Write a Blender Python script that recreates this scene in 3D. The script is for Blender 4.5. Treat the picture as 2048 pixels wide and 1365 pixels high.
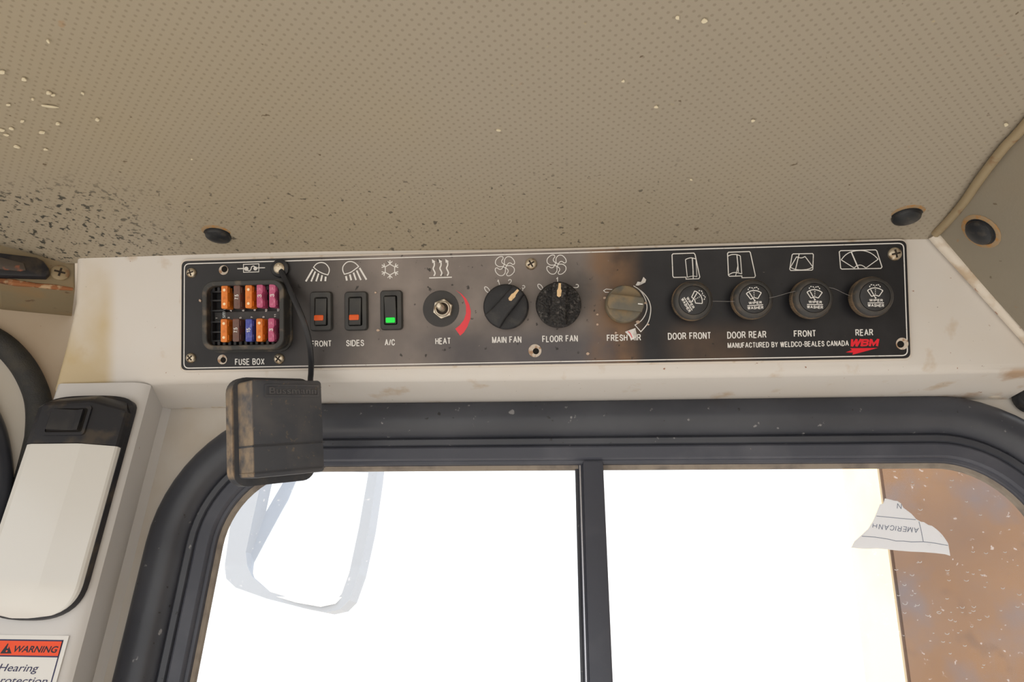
import bpy, bmesh, math, random
from mathutils import Vector, Matrix, Quaternion
from mathutils.geometry import tessellate_polygon

random.seed(7)
SC = bpy.context.scene
COL = SC.collection
for o in list(bpy.data.objects):
    bpy.data.objects.remove(o, do_unlink=True)

# ------------------------------------------------------------------ camera
F = 1365.0                       # focal length in pixels of the 2048x1365 frame
PITCH = math.radians(26)
CAM = Vector((0, 0, 2.3))
RX = Vector((1, 0, 0)); UP = Vector((0, -math.sin(PITCH), math.cos(PITCH))); FW = Vector((0, math.cos(PITCH), math.sin(PITCH)))
cd = bpy.data.cameras.new('camera'); cam = bpy.data.objects.new('camera', cd); COL.objects.link(cam)
cd.sensor_width = 36; cd.lens = 36 * F / 2048; cd.clip_start = 0.01; cd.clip_end = 500
cam.location = CAM; cam.rotation_euler = (math.pi / 2 + PITCH, 0, 0)
SC.camera = cam

# ------------------------------------------------------------------ world, sun, exposure
w = bpy.data.worlds.new('hazy_sky'); SC.world = w; w.use_nodes = True
bg = w.node_tree.nodes['Background']
bg.inputs[0].default_value = (0.93, 0.965, 1.0, 1); bg.inputs[1].default_value = 1.45
sl = bpy.data.lights.new('sun', 'SUN'); sun = bpy.data.objects.new('sun', sl); COL.objects.link(sun)
sl.energy = 9.0; sl.angle = math.radians(1.5); sl.color = (1.0, 0.93, 0.82)
sun.rotation_euler = (Vector((0.75, -0.45, -0.95))).to_track_quat('-Z', 'Y').to_euler()
vs = SC.view_settings
vs.view_transform = 'Standard'; vs.look = 'None'; vs.gamma = 1.0; vs.exposure = 0.22; vs.use_curve_mapping = False

# ------------------------------------------------------------------ geometry of the place
def cdir(x, y, d):               # camera-frame direction -> world
    return RX * x + UP * y + FW * d
def ray(px, py):
    return cdir((px - 1024) / F, (682.5 - py) / F, 1.0)
def hit(px, py, P, N):
    d = ray(px, py); return CAM + d * ((P - CAM).dot(N) / d.dot(N))
def frame(o, x, y, z):
    m = Matrix((x, y, z)).transposed().to_4x4(); m.translation = o; return m

r_ = cdir(18124, 361, -1365).normalized()
u_ = cdir(-477, 37300, 1365); u_ = (u_ - r_ * u_.dot(r_)).normalized()
n_ = r_.cross(u_)                                            # out of the panel, to the viewer
PO = CAM + ray(1090, 612) * 0.570
MP = frame(PO, r_, u_, n_); MPi = MP.inverted()
def pp(px, py, h=0.0):                                       # pixel -> panel (u, v) at height h over it
    q = MPi @ hit(px, py, PO + n_ * h, n_); return Vector((q.x, q.y))
PXM = 0.570 / F                                              # metres per pixel at the panel

wu = cdir(52, 2802, 1365); wu = (wu - r_ * wu.dot(r_)).normalized()
wn = r_.cross(wu)
WO = CAM + ray(1024, 805) * 0.632
MW = frame(WO, r_, wu, wn); MWi = MW.inverted()
def wp(px, py, h=0.0):
    q = MWi @ hit(px, py, WO + wn * h, wn); return Vector((q.x, q.y))
HP = (hit(230, 768, PO, n_) - WO).dot(wn)                    # how far the pillar face stands off the front wall

ca = hit(150, 503, PO, n_); cb = hit(1870, 465, PO, n_)
cx_ = (cb - ca).normalized()
cdn = cdir(0, -(1250 - 682.5) / F, 1.0).normalized()
cn = cx_.cross(cdn).normalized()
if cn.z > 0: cn = -cn                                        # down, into the cab
cy_ = cn.cross(cx_)
MC = frame(ca.lerp(cb, .5), cx_, cy_, cn); MCi = MC.inverted()
CO = MC.translation.copy()
def cp(px, py):
    q = MCi @ hit(px, py, CO, cn); return Vector((q.x, q.y))

# ------------------------------------------------------------------ helpers: objects
def put(name, me, mat=None, parent=None, mw=None, kind=None):
    o = bpy.data.objects.new(name, me); COL.objects.link(o)
    if mat is not None and len(me.materials) == 0: me.materials.append(mat)
    if parent is not None: o.parent = parent
    if mw is not None: o.matrix_local = mw
    if kind: o['kind'] = kind
    return o
def obj(name, bm, mat, parent=None, mw=None, smooth=None, kind=None):
    bmesh.ops.recalc_face_normals(bm, faces=bm.faces)
    me = bpy.data.meshes.new(name); bm.to_mesh(me); bm.free()
    if smooth is not None:
        for p in me.polygons: p.use_smooth = True
        try: me.set_sharp_from_angle(angle=math.radians(smooth))
        except Exception: pass
    return put(name, me, mat, parent, mw, kind)
def thing(name, label, cat, mw, group=None):
    o = bpy.data.objects.new(name, None); COL.objects.link(o); o.empty_display_size = .01
    o.matrix_world = mw; o['label'] = label; o['category'] = cat
    if group: o['group'] = group
    return o
def tag(o, label, cat, group=None):
    o['label'] = label; o['category'] = cat
    if group: o['group'] = group
    return o
def T(x, y, z=0, rz=0): return Matrix.Translation((x, y, z)) @ Matrix.Rotation(rz, 4, 'Z')

# ------------------------------------------------------------------ helpers: shapes
def rrect(x0, y0, x1, y1, r, n=6):
    pts = []
    for cx, cy, a in ((x1 - r, y1 - r, 0), (x0 + r, y1 - r, 90), (x0 + r, y0 + r, 180), (x1 - r, y0 + r, 270)):
        for i in range(n + 1):
            t = math.radians(a + 90 * i / n); pts.append((cx + r * math.cos(t), cy + r * math.sin(t)))
    return pts
def circ(cx, cy, r, n=24, a0=0): return [(cx + r * math.cos(a0 + 2 * math.pi * i / n), cy + r * math.sin(a0 + 2 * math.pi * i / n)) for i in range(n)]
def inset(poly, d):
    n = len(poly); out = []
    for i in range(n):
        a, b, c = Vector(poly[i - 1]), Vector(poly[i]), Vector(poly[(i + 1) % n])
        e1 = (b - a); e2 = (c - b)
        if e1.length < 1e-9 or e2.length < 1e-9: out.append(tuple(b)); continue
        e1.normalize(); e2.normalize()
        m = Vector((-e1.y - e2.y, e1.x + e2.x))
        if m.length < 1e-6: m = Vector((-e1.y, e1.x))
        m.normalize(); k = max(.35, m.dot(Vector((-e1.y, e1.x))))
        out.append(tuple(b + m * d / k))
    return out
def prism(bm, poly, z0, z1, bev=0.0, seg=2):
    """polygon (ccw) from z0 up to z1, top edge bevelled"""
    levels = [(poly, z0)]
    if bev > 0:
        for i in range(seg + 1):
            t = math.pi / 2 * i / seg
            levels.append((inset(poly, bev * (1 - math.cos(t))), z1 - bev + bev * math.sin(t)))
    else: levels.append((poly, z1))
    L = [[bm.verts.new((x, y, z)) for x, y in p] for p, z in levels]
    n = len(poly)
    for a, b in zip(L, L[1:]):
        for i in range(n): bm.faces.new((a[i], a[(i + 1) % n], b[(i + 1) % n], b[i]))
    for loop, rev in ((L[0], True), (L[-1], False)):
        fill(bm, loop, rev)
def fill(bm, loop, rev=False):
    tr = tessellate_polygon([[v.co for v in loop]])
    for t in tr:
        f = [loop[i] for i in t]
        if rev: f.reverse()
        try: bm.faces.new(f)
        except ValueError: pass
def wall_ring(bm, outer, inner, z0, z1):
    n = len(outer)
    A = [bm.verts.new((x, y, z0)) for x, y in outer]; B = [bm.verts.new((x, y, z1)) for x, y in outer]
    C = [bm.verts.new((x, y, z1)) for x, y in inner]; D = [bm.verts.new((x, y, z0)) for x, y in inner]
    for p, q in ((A, B), (B, C), (C, D), (D, A)):
        for i in range(n): bm.faces.new((p[i], p[(i + 1) % n], q[(i + 1) % n], q[i]))
def box(bm, x0, y0, z0, x1, y1, z1, bev=0.0, seg=2, mw=None):
    v = [bm.verts.new((x, y, z)) for z in (z0, z1) for y in (y0, y1) for x in (x0, x1)]
    fs = [bm.faces.new([v[i] for i in f]) for f in ((0, 2, 3, 1), (4, 5, 7, 6), (0, 1, 5, 4), (2, 6, 7, 3), (0, 4, 6, 2), (1, 3, 7, 5))]
    if mw is not None:
        for q in v: q.co = mw @ q.co
    if bev > 0:
        es = list({e for f in fs for e in f.edges})
        bmesh.ops.bevel(bm, geom=es, offset=bev, segments=seg, profile=.5, affect='EDGES')
def lathe(bm, prof, n=32, cx=0, cy=0, cap0=True, cap1=True):
    L = []
    for r, z in prof:
        L.append([bm.verts.new((cx + r * math.cos(2 * math.pi * i / n), cy + r * math.sin(2 * math.pi * i / n), z)) for i in range(n)])
    for a, b in zip(L, L[1:]):
        for i in range(n): bm.faces.new((a[i], a[(i + 1) % n], b[(i + 1) % n], b[i]))
    if cap0: bm.faces.new(L[0][::-1])
    if cap1: bm.faces.new(L[-1])
def tube(bm, pts, rad, n=8, flat=None, up=None):
    """swept tube; flat=(half width, half thickness) makes a band whose width follows up"""
    pts = [Vector(p) for p in pts]; rings = []
    for i, p in enumerate(pts):
        t = (pts[min(i + 1, len(pts) - 1)] - pts[max(i - 1, 0)]).normalized()
        ref = up or (Vector((0, 0, 1)) if abs(t.z) < .9 else Vector((1, 0, 0)))
        s = t.cross(ref).normalized(); b = s.cross(t)
        ring = []
        for k in range(n):
            a = 2 * math.pi * (k + .5) / n
            rr = rad[i] if isinstance(rad, (list, tuple)) else rad
            if flat: ring.append(bm.verts.new(p + b * flat[0] * max(-1, min(1, 1.5 * math.cos(a))) + s * flat[1] * max(-1, min(1, 1.5 * math.sin(a)))))
            else: ring.append(bm.verts.new(p + (b * math.cos(a) + s * math.sin(a)) * rr))
        rings.append(ring)
    for a, b in zip(rings, rings[1:]):
        for k in range(n): bm.faces.new((a[k], a[(k + 1) % n], b[(k + 1) % n], b[k]))
    bm.faces.new(rings[0][::-1]); bm.faces.new(rings[-1])
def stroke(bm, pts, wd, z, closed=False):
    """flat printed line"""
    P = [Vector(p) for p in pts]; n = len(P); Lf = []; Rt = []
    for i in range(n):
        if closed: a, c = P[i - 1], P[(i + 1) % n]
        else: a, c = P[max(i - 1, 0)], P[min(i + 1, n - 1)]
        b = P[i]
        e1 = (b - a); e2 = (c - b)
        if e1.length < 1e-9: e1 = e2
        if e2.length < 1e-9: e2 = e1
        e1 = e1.normalized(); e2 = e2.normalized()
        m = Vector((-e1.y - e2.y, e1.x + e2.x))
        if m.length < 1e-6: m = Vector((-e1.y, e1.x))
        m.normalize(); k = max(.5, m.dot(Vector((-e1.y, e1.x))))
        o = m * (wd / 2 / k)
        Lf.append(bm.verts.new((b.x + o.x, b.y + o.y, z))); Rt.append(bm.verts.new((b.x - o.x, b.y - o.y, z)))
    for i in range(n if closed else n - 1):
        j = (i + 1) % n
        bm.faces.new((Rt[i], Rt[j], Lf[j], Lf[i]))
def flatpoly(bm, pts, z): fill(bm, [bm.verts.new((x, y, z)) for x, y in pts])
def smooth_pts(pts, sub=4, closed=False):
    P = [Vector(p) for p in pts]; n = len(P); out = []
    for i in range(n if closed else n - 1):
        p0 = P[i - 1] if (closed or i > 0) else P[0]; p1 = P[i]; p2 = P[(i + 1) % n]
        p3 = P[(i + 2) % n] if (closed or i + 2 < n) else P[-1]
        for s in range(sub):
            t = s / sub
            out.append(.5 * ((2 * p1) + (p2 - p0) * t + (2 * p0 - 5 * p1 + 4 * p2 - p3) * t * t + (3 * p1 - p0 - 3 * p2 + p3) * t ** 3))
    if not closed: out.append(P[-1])
    return out
_tc = {}
def text_mesh(s, bold=0.0, shear=0.0, extrude=0.0):
    key = (s, bold, shear, extrude)
    if key not in _tc:
        c = bpy.data.curves.new('t', 'FONT'); c.body = s; c.offset = bold; c.shear = shear; c.resolution_u = 4; c.extrude = extrude
        o = bpy.data.objects.new('t', c); COL.objects.link(o)
        dg = bpy.context.evaluated_depsgraph_get(); dg.update()
        me = bpy.data.meshes.new_from_object(o.evaluated_get(dg))
        bpy.data.objects.remove(o); bpy.data.curves.remove(c)
        xs = [v.co.x for v in me.vertices]; ys = [v.co.y for v in me.vertices]
        _tc[key] = (me, min(xs), max(xs), min(ys), max(ys))
    return _tc[key]
def text_at(name, s, mat, parent, corner, xdir, ydir, z, bold=0.0, shear=0.0, extrude=0.0):
    """stretch the words into the parallelogram corner, corner+xdir, corner+ydir of the parent's plane"""
    me0, x0, x1, y0, y1 = text_mesh(s, bold, shear, extrude)
    me = me0.copy()
    c, a, b = Vector(corner), Vector(xdir), Vector(ydir)
    for v in me.vertices:
        q = c + a * ((v.co.x - x0) / (x1 - x0)) + b * ((v.co.y - y0) / (y1 - y0))
        v.co = (q.x, q.y, z + (v.co.z * b.length if extrude else 0))
    return put(name, me, mat, parent)


# plain stroke letters, like the narrow sans of the panel print
def _el(w, y0=0.0, y1=1.0, n=20): return [(w / 2 + w / 2 * math.sin(2 * math.pi * i / n), (y0 + y1) / 2 + (y1 - y0) / 2 * math.cos(2 * math.pi * i / n)) for i in range(n + 1)]
_six = [(.41, .80), (.34, .94), (.22, 1), (.06, .86), (0, .5), (.02, .2), (.10, .05), (.22, 0), (.38, .08), (.44, .3), (.36, .52), (.22, .58), (.06, .46), (.01, .3)]
GLY = {'A': (.58, [[(0, 0), (.29, 1), (.58, 0)], [(.11, .35), (.47, .35)]]),
 'B': (.47, [[(0, 0), (0, 1), (.26, 1), (.39, .94), (.43, .77), (.38, .6), (.26, .53), (0, .53)], [(.26, .53), (.42, .46), (.47, .27), (.41, .07), (.27, 0), (0, 0)]]),
 'C': (.52, [[(.52, .70), (.45, .9), (.28, 1), (.12, .93), (.02, .75), (0, .5), (.02, .25), (.12, .07), (.28, 0), (.45, .1), (.52, .32)]]),
 'D': (.52, [[(0, 0), (0, 1), (.22, 1), (.4, .92), (.5, .72), (.52, .5), (.5, .28), (.4, .08), (.22, 0), (0, 0)]]),
 'E': (.45, [[(.44, 1), (0, 1), (0, 0), (.45, 0)], [(0, .53), (.41, .53)]]), 'F': (.42, [[(.42, 1), (0, 1), (0, 0)], [(0, .52), (.36, .52)]]),
 'H': (.48, [[(0, 0), (0, 1)], [(.48, 0), (.48, 1)], [(0, .53), (.48, .53)]]), 'I': (0, [[(0, 0), (0, 1)]]), 'L': (.40, [[(0, 1), (0, 0), (.40, 0)]]),
 'M': (.60, [[(0, 0), (0, 1), (.30, .04), (.60, 1), (.60, 0)]]), 'N': (.48, [[(0, 0), (0, 1), (.48, 0), (.48, 1)]]), 'O': (.58, [_el(.58)]),
 'P': (.46, [[(0, 0), (0, 1), (.28, 1), (.42, .93), (.46, .73), (.40, .53), (.26, .46), (0, .46)]]),
 'R': (.50, [[(0, 0), (0, 1), (.28, 1), (.42, .94), (.46, .75), (.4, .56), (.26, .5), (0, .5)], [(.24, .5), (.36, .34), (.50, 0)]]),
 'S': (.46, [[(.44, .74), (.38, .92), (.23, 1), (.08, .94), (.02, .77), (.08, .6), (.24, .52), (.40, .43), (.46, .26), (.39, .07), (.23, 0), (.07, .08), (0, .29)]]),
 'T': (.48, [[(0, 1), (.48, 1)], [(.24, 1), (.24, 0)]]), 'U': (.46, [[(0, 1), (0, .3), (.06, .08), (.23, 0), (.40, .08), (.46, .3), (.46, 1)]]),
 'W': (.74, [[(0, 1), (.19, 0), (.37, .98), (.55, 0), (.74, 1)]]), 'X': (.5, [[(0, 0), (.5, 1)], [(0, 1), (.5, 0)]]), 'Y': (.5, [[(0, 1), (.25, .45), (.5, 1)], [(.25, .45), (.25, 0)]]),
 '/': (.28, [[(0, 0), (.28, 1)]]), '-': (.24, [[(0, .38), (.24, .38)]]), ' ': (.16, []), '.': (0, [[(0, 0), (0, .10)]]),
 '0': (.46, [_el(.46)]), '1': (.20, [[(0, .76), (.12, .85), (.20, 1), (.20, 0)]]), '2': (.44, [[(0, .72), (.05, .9), (.2, 1), (.37, .92), (.42, .72), (.34, .5), (0, 0), (.44, 0)]]),
 '3': (.44, [[(0, .76), (.08, .94), (.22, 1), (.37, .92), (.40, .73), (.32, .57), (.16, .53), (.34, .48), (.44, .28), (.36, .07), (.2, 0), (.06, .07), (0, .25)]]),
 '4': (.46, [[(.34, 0), (.34, 1), (0, .3), (.46, .3)]]), '5': (.44, [[(.40, 1), (.08, 1), (.03, .52), (.2, .62), (.38, .52), (.44, .32), (.36, .08), (.2, 0), (.05, .07), (0, .22)]]),
 '6': (.44, [_six]), '7': (.42, [[(0, 1), (.42, 1), (.22, .5), (.14, 0)]]), '8': (.44, [_el(.40, .53, 1), _el(.44, 0, .53)]), '9': (.44, [[(.44 - x, 1 - y) for x, y in _six]])}
def print_at(name, s, m, parent, corner, xdir, ydir, z, wd, sp=.26):
    """stroke lettering fitted into the parallelogram; wd = stroke width in metres"""
    c, a, b = Vector(corner), Vector(xdir), Vector(ydir); x = 0; gl = []
    for ch in s:
        w_, st = GLY[ch]
        gl.append((x, st)); x += w_ + sp
    tot = max(x - sp, .001); single = tot < .05
    ia = wd / 2 / a.length; ib = wd / 2 / b.length
    bm = bmesh.new(); k = 0
    for x0, st in gl:
        for pl in st:
            pts = []
            for px_, py_ in pl:
                q = c + a * ((ia + (x0 + px_) / tot * (1 - 2 * ia)) if not single else .5) + b * (ib + py_ * (1 - 2 * ib)); pts.append((q.x, q.y))
            cl = len(pts) > 3 and (Vector(pts[0]) - Vector(pts[-1])).length < 1e-7
            if cl: stroke(bm, pts[:-1], wd, z + k * .000004, True); k = (k + 1) % 6; continue
            runs = [[Vector(pts[0])]]                          # break at hairpin corners so the strokes keep their width
            for i in range(1, len(pts)):
                runs[-1].append(Vector(pts[i]))
                if i + 1 < len(pts):
                    e1 = (Vector(pts[i]) - Vector(pts[i - 1])).normalized(); e2 = (Vector(pts[i + 1]) - Vector(pts[i])).normalized()
                    if e1.dot(e2) < -.25: runs.append([Vector(pts[i])])
            for j, rn in enumerate(runs):
                if len(runs) > 1:
                    if j > 0: rn[0] = rn[0] + (rn[0] - rn[1]).normalized() * wd * .35
                    if j < len(runs) - 1: rn[-1] = rn[-1] + (rn[-1] - rn[-2]).normalized() * wd * .35
                stroke(bm, rn, wd, z + k * .000004, False); k = (k + 1) % 6
    return obj(name, bm, m, parent)

# ------------------------------------------------------------------ helpers: materials
def mat(name, col, rough=.5, layers=(), bump=None, metal=0.0, spec=.4, emit=None, coord='Object', alpha=None, coat=0, stretch=None, trans=0):
    m = bpy.data.materials.new(name); m.use_nodes = True
    nt = m.node_tree; N = nt.nodes; Lk = nt.links; b = N['Principled BSDF']
    b.inputs['Roughness'].default_value = rough; b.inputs['Metallic'].default_value = metal
    b.inputs['Specular IOR Level'].default_value = spec; b.inputs['Coat Weight'].default_value = coat
    tc = N.new('ShaderNodeTexCoord'); vec = tc.outputs[coord]
    if stretch:
        mp = N.new('ShaderNodeMapping'); mp.inputs['Scale'].default_value = stretch; Lk.new(vec, mp.inputs[0]); vec = mp.outputs[0]
    rgb = N.new('ShaderNodeRGB'); rgb.outputs[0].default_value = (*col, 1); cur = rgb.outputs[0]
    for ly in layers:
        c2, sc, lo, hi = ly[:4]; st = ly[4] if len(ly) > 4 else 1.0
        nz = N.new('ShaderNodeTexNoise'); nz.inputs['Scale'].default_value = sc; nz.inputs['Detail'].default_value = ly[5] if len(ly) > 5 else 4
        nz.noise_dimensions = '4D'; nz.inputs['W'].default_value = random.uniform(0, 50)
        Lk.new(vec, nz.inputs['Vector'])
        mr = N.new('ShaderNodeMapRange'); mr.inputs[1].default_value = lo; mr.inputs[2].default_value = hi; mr.inputs[4].default_value = st
        Lk.new(nz.outputs[0], mr.inputs[0])
        fac = mr.outputs[0]
        if len(ly) > 6 and ly[6] is not None:                # a region the dirt keeps to: (axis, lo0, lo1, hi0, hi1) ...
            for ax, a0, a1, b0, b1 in ly[6]:
                sx = N.new('ShaderNodeSeparateXYZ'); Lk.new(tc.outputs[coord], sx.inputs[0])
                for e0, e1 in ((a0, a1), (b1, b0)):
                    q = N.new('ShaderNodeMapRange'); q.inputs[1].default_value = e0; q.inputs[2].default_value = e1
                    q.interpolation_type = 'SMOOTHSTEP'
                    Lk.new(sx.outputs[ax], q.inputs[0])
                    mu = N.new('ShaderNodeMath'); mu.operation = 'MULTIPLY'; Lk.new(fac, mu.inputs[0]); Lk.new(q.outputs[0], mu.inputs[1]); fac = mu.outputs[0]
        mx = N.new('ShaderNodeMix'); mx.data_type = 'RGBA'; mx.inputs[7].default_value = (*c2, 1)
        Lk.new(fac, mx.inputs[0]); Lk.new(cur, mx.inputs[6]); cur = mx.outputs[2]
    Lk.new(cur, b.inputs['Base Color'])
    if bump:
        nz = N.new('ShaderNodeTexNoise'); nz.inputs['Scale'].default_value = bump[0]; nz.inputs['Detail'].default_value = 5
        Lk.new(vec, nz.inputs['Vector'])
        bp = N.new('ShaderNodeBump'); bp.inputs['Strength'].default_value = bump[1]; bp.inputs['Distance'].default_value = bump[2] if len(bump) > 2 else .001
        Lk.new(nz.outputs[0], bp.inputs['Height']); Lk.new(bp.outputs[0], b.inputs['Normal'])
    if emit:
        b.inputs['Emission Color'].default_value = (*emit[0], 1); b.inputs['Emission Strength'].default_value = emit[1]
    if trans:
        b.inputs['Transmission Weight'].default_value = trans
    return m

RUST = (.26, .085, .025)
paint = mat('white_paint', (.685, .660, .635), .40, [((.64, .56, .47), 9, .45, .75, .55), ((.50, .37, .24), 38, .61, .72, .65), (RUST, 150, .70, .73, .9), ((.12, .09, .07), 420, .72, .75, .8),
        (RUST, 22, .46, .58, .9, 6, ((0, .20, .24, .33, .37), (1, .0560, .0580, .2, .3))), ((.52, .40, .20), 10, .35, .6, .8, 5, ((0, -.60, -.55, -.39, -.375),)), ((.40, .22, .09), 30, .5, .62, .7, 6, ((0, .33, .36, .6, .7), (1, -.3, -.2, -.062, -.056)))], bump=(60, .08))
paint_pillar = mat('pillar_paint', (.66, .655, .66), .38, [((.58, .53, .46), 11, .5, .8, .4), (RUST, 130, .75, .775, .8)], bump=(50, .08))
paint_wall = mat('wall_paint', (.66, .63, .59), .5, [((.55, .47, .37), 14, .5, .75, .6), (RUST, 90, .69, .74, .8)], bump=(70, .15))
cream = mat('side_paint', (.56, .47, .37), .5, [((.47, .36, .25), 14, .45, .7, .6), (RUST, 120, .72, .75, .8)], bump=(60, .1))
rusty = mat('rusty_edge', (.30, .12, .05), .85, [((.5, .36, .22), 180, .5, .6, .9), ((.08, .03, .015), 90, .55, .65, .8)], bump=(300, .5))
weld = mat('weld_paint', (.68, .62, .54), .42, [((.46, .33, .2), 60, .5, .66, .7), (RUST, 110, .64, .70, .9)], bump=(90, .5))
rubber = mat('rubber_seal', (.040, .044, .058), .36, [((.080, .086, .105), 10, .4, .7, .7), ((.30, .30, .31), 110, .665, .70, .75), ((.012, .012, .015), 170, .70, .73, .9)], bump=(140, .12), spec=.5)  # black rubber, with glare and blue sky sheen put into its tint
frame_m = mat('window_frame_black', (.070, .076, .100), .36, [((.14, .145, .175), 16, .5, .75, .6), ((.3, .26, .22), 260, .74, .77, .5)], bump=(200, .05))
dusty_edge = mat('dusty_channel', (.30, .26, .22), .8, [((.16, .14, .13), 60, .45, .65, .8)])
blackp = mat('black_plastic', (.022, .023, .028), .42, [((.055, .052, .05), 60, .5, .7, .6)], bump=(500, .05))
blackp2 = mat('bezel_plastic', (.040, .041, .043), .5, [((.075, .072, .066), 70, .45, .7, .6)], bump=(400, .05))
knobm = mat('knob_plastic', (.020, .021, .025), .48, [((.055, .052, .05), 120, .52, .68, .7)], bump=(900, .25, .0006))
knobm2 = mat('crusted_knob_plastic', (.030, .028, .028), .42, [((.010, .010, .012), 520, .48, .54, .95), ((.13, .12, .115), 420, .57, .64, .7)], bump=(520, 1.0, .0022))
knobdust = mat('dusty_knob_plastic', (.14, .13, .105), .6, [((.26, .19, .105), 55, .46, .62, .8), ((.085, .095, .09), 90, .55, .65, .6)], bump=(300, .15))
wipm = mat('wiper_knob_plastic', (.048, .048, .049), .5, [((.11, .09, .07), 55, .45, .66, .7), ((.18, .13, .085), 130, .58, .68, .5)], bump=(400, .1))
wipd = mat('wiper_knurl_plastic', (.12, .10, .078), .65, [((.29, .205, .13), 70, .38, .58, .85)], bump=(500, .1))
capm = mat('knob_cap_plastic', (.026, .027, .031), .45, [((.05, .05, .052), 90, .5, .7, .5)])
cream_ink = mat('pointer_paint', (.78, .56, .32), .6, [((.5, .33, .17), 300, .55, .65, .6)])
ink = mat('white_ink', (.80, .79, .78), .5, [((.5, .45, .4), 420, .62, .68, .5)])
red_ink = mat('red_ink', (.80, .012, .03), .5)
pink_ink = mat('heat_red_ink', (.80, .06, .08), .5)
black_ink = mat('black_ink', (.015, .015, .03), .5)
navy_ink = mat('navy_ink', (.03, .03, .10), .5)
orange_ink = mat('warning_orange', (.90, .09, .025), .5)
lab_white = mat('label_white', (.78, .78, .77), .4)
steel = mat('screw_steel', (.62, .55, .44), .34, [((.30, .20, .11), 260, .5, .62, .8)], metal=.75, bump=(700, .15))
steel2 = mat('bare_steel', (.66, .60, .50), .3, [((.35, .24, .13), 260, .56, .66, .7)], metal=.7)
washer_m = mat('hole_ring', (.60, .53, .46), .6, [((.34, .17, .07), 260, .5, .6, .8)])
holem = mat('hole_dark', (.010, .008, .007), .9)
slotm = mat('slot_dark', (.035, .025, .018), .8)
dirt_m = mat('fuse_deck', (.055, .055, .058), .6, [((.10, .10, .105), 80, .5, .7, .6)])
paper = mat('paper', (.80, .79, .78), .8, [((.6, .48, .38), 120, .6, .7, .5)])
rimm = mat('fuse_rim_plastic', (.042, .042, .042), .5, [((.15, .12, .09), 90, .52, .64, .8)])
cover_m = mat('cover_plastic', (.066, .072, .088), .48, [((.13, .125, .13), 26, .45, .7, .8), ((.24, .18, .12), 260, .62, .70, .5), ((.30, .23, .16), 90, .35, .6, .9, 6, ((0, -.1, -.09, -.0302, -.0290),))], bump=(200, .08))  # bluish base carries a veil of glare in its colour
cover_d = mat('cover_plastic_dusty', (.060, .064, .076), .55, [((.34, .255, .175), 120, .32, .55, .95, 6, ((0, -.1, -.09, -.0354, -.0335),)), ((.13, .12, .11), 60, .5, .65, .6)], bump=(300, .2))
fuse_o = mat('fuse_orange', (.80, .22, .02), .35, [((.55, .13, .01), 200, .5, .65, .7)], spec=.5)
fuse_b = mat('fuse_brown', (.16, .085, .07), .4, [((.30, .06, .04), 200, .56, .64, .7)])
fuse_p = mat('fuse_pink', (.52, .10, .22), .35, [((.70, .30, .42), 240, .55, .66, .6)])
fuse_u = mat('fuse_blue', (.06, .08, .40), .35, [((.22, .25, .6), 240, .56, .66, .5)])
metalpin = mat('fuse_contact', (.80, .62, .40), .3, metal=.6)
led_o = mat('amber_lens', (.75, .11, .015), .35)
led_g = mat('green_lens_lit', (.01, .45, .05), .3, emit=((.0, .8, .05), .5))
lensm = mat('lamp_lens', (.72, .72, .705), .18, [((.74, .66, .50), 18, .6, .8, .5)], spec=.5)
lampblk = mat('lamp_housing', (.020, .021, .027), .38, [((.09, .07, .05), 60, .58, .7, .6)], bump=(300, .05))
headl = None

def headliner(name, base, dots=True):
    m = mat(name, base, .62, [((.39, .315, .185), 3.0, .45, .75, .5), ((.29, .26, .21), 6, .5, .8, .4),
            ((.40, .20, .07), 60, .70, .75, .45), ((.10, .065, .035), 95, .715, .735, .8), ((.50, .40, .22), 130, .72, .75, .5),
            ((.028, .032, .030), 230, .585, .62, .9, 5, ((0, -.62, -.44, -.33, -.20), (1, -.03, -.02, .075, .12))),
            ((.06, .055, .045), 210, .64, .67, .8, 5, ((0, -.9, -.7, .05, .35), (1, -.03, -.02, .07, .12)))],
            bump=(900, .12, .0004), spec=.35)
    if dots:
        nt = m.node_tree; N = nt.nodes; Lk = nt.links; b = N['Principled BSDF']
        tc = next(n for n in N if n.type == 'TEX_COORD')
        outs = []
        for off in (0.0, .5):
            mp = N.new('ShaderNodeMapping'); mp.inputs['Scale'].default_value = (1 / .0066, 1 / .0066, 0); mp.inputs['Location'].default_value = (off, off, 0)
            Lk.new(tc.outputs['Object'], mp.inputs[0])
            fr = N.new('ShaderNodeVectorMath'); fr.operation = 'FRACTION'; Lk.new(mp.outputs[0], fr.inputs[0])
            sb = N.new('ShaderNodeVectorMath'); sb.operation = 'SUBTRACT'; sb.inputs[1].default_value = (.5, .5, 0); Lk.new(fr.outputs[0], sb.inputs[0])
            ln = N.new('ShaderNodeVectorMath'); ln.operation = 'LENGTH'; Lk.new(sb.outputs[0], ln.inputs[0]); outs.append(ln.outputs['Value'])
        mn = N.new('ShaderNodeMath'); mn.operation = 'MINIMUM'; Lk.new(outs[0], mn.inputs[0]); Lk.new(outs[1], mn.inputs[1])
        mr = N.new('ShaderNodeMapRange'); mr.inputs[1].default_value = .10; mr.inputs[2].default_value = .17; mr.inputs[3].default_value = .30; mr.inputs[4].default_value = 0
        Lk.new(mn.outputs[0], mr.inputs[0])
        src = b.inputs['Base Color'].links[0].from_socket
        mx = N.new('ShaderNodeMix'); mx.data_type = 'RGBA'; mx.inputs[7].default_value = (.12, .095, .06, 1)
        Lk.new(mr.outputs[0], mx.inputs[0]); Lk.new(src, mx.inputs[6]); Lk.new(mx.outputs[2], b.inputs['Base Color'])
    return m
head_m = headliner('headliner_vinyl', (.372, .328, .262))
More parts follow.
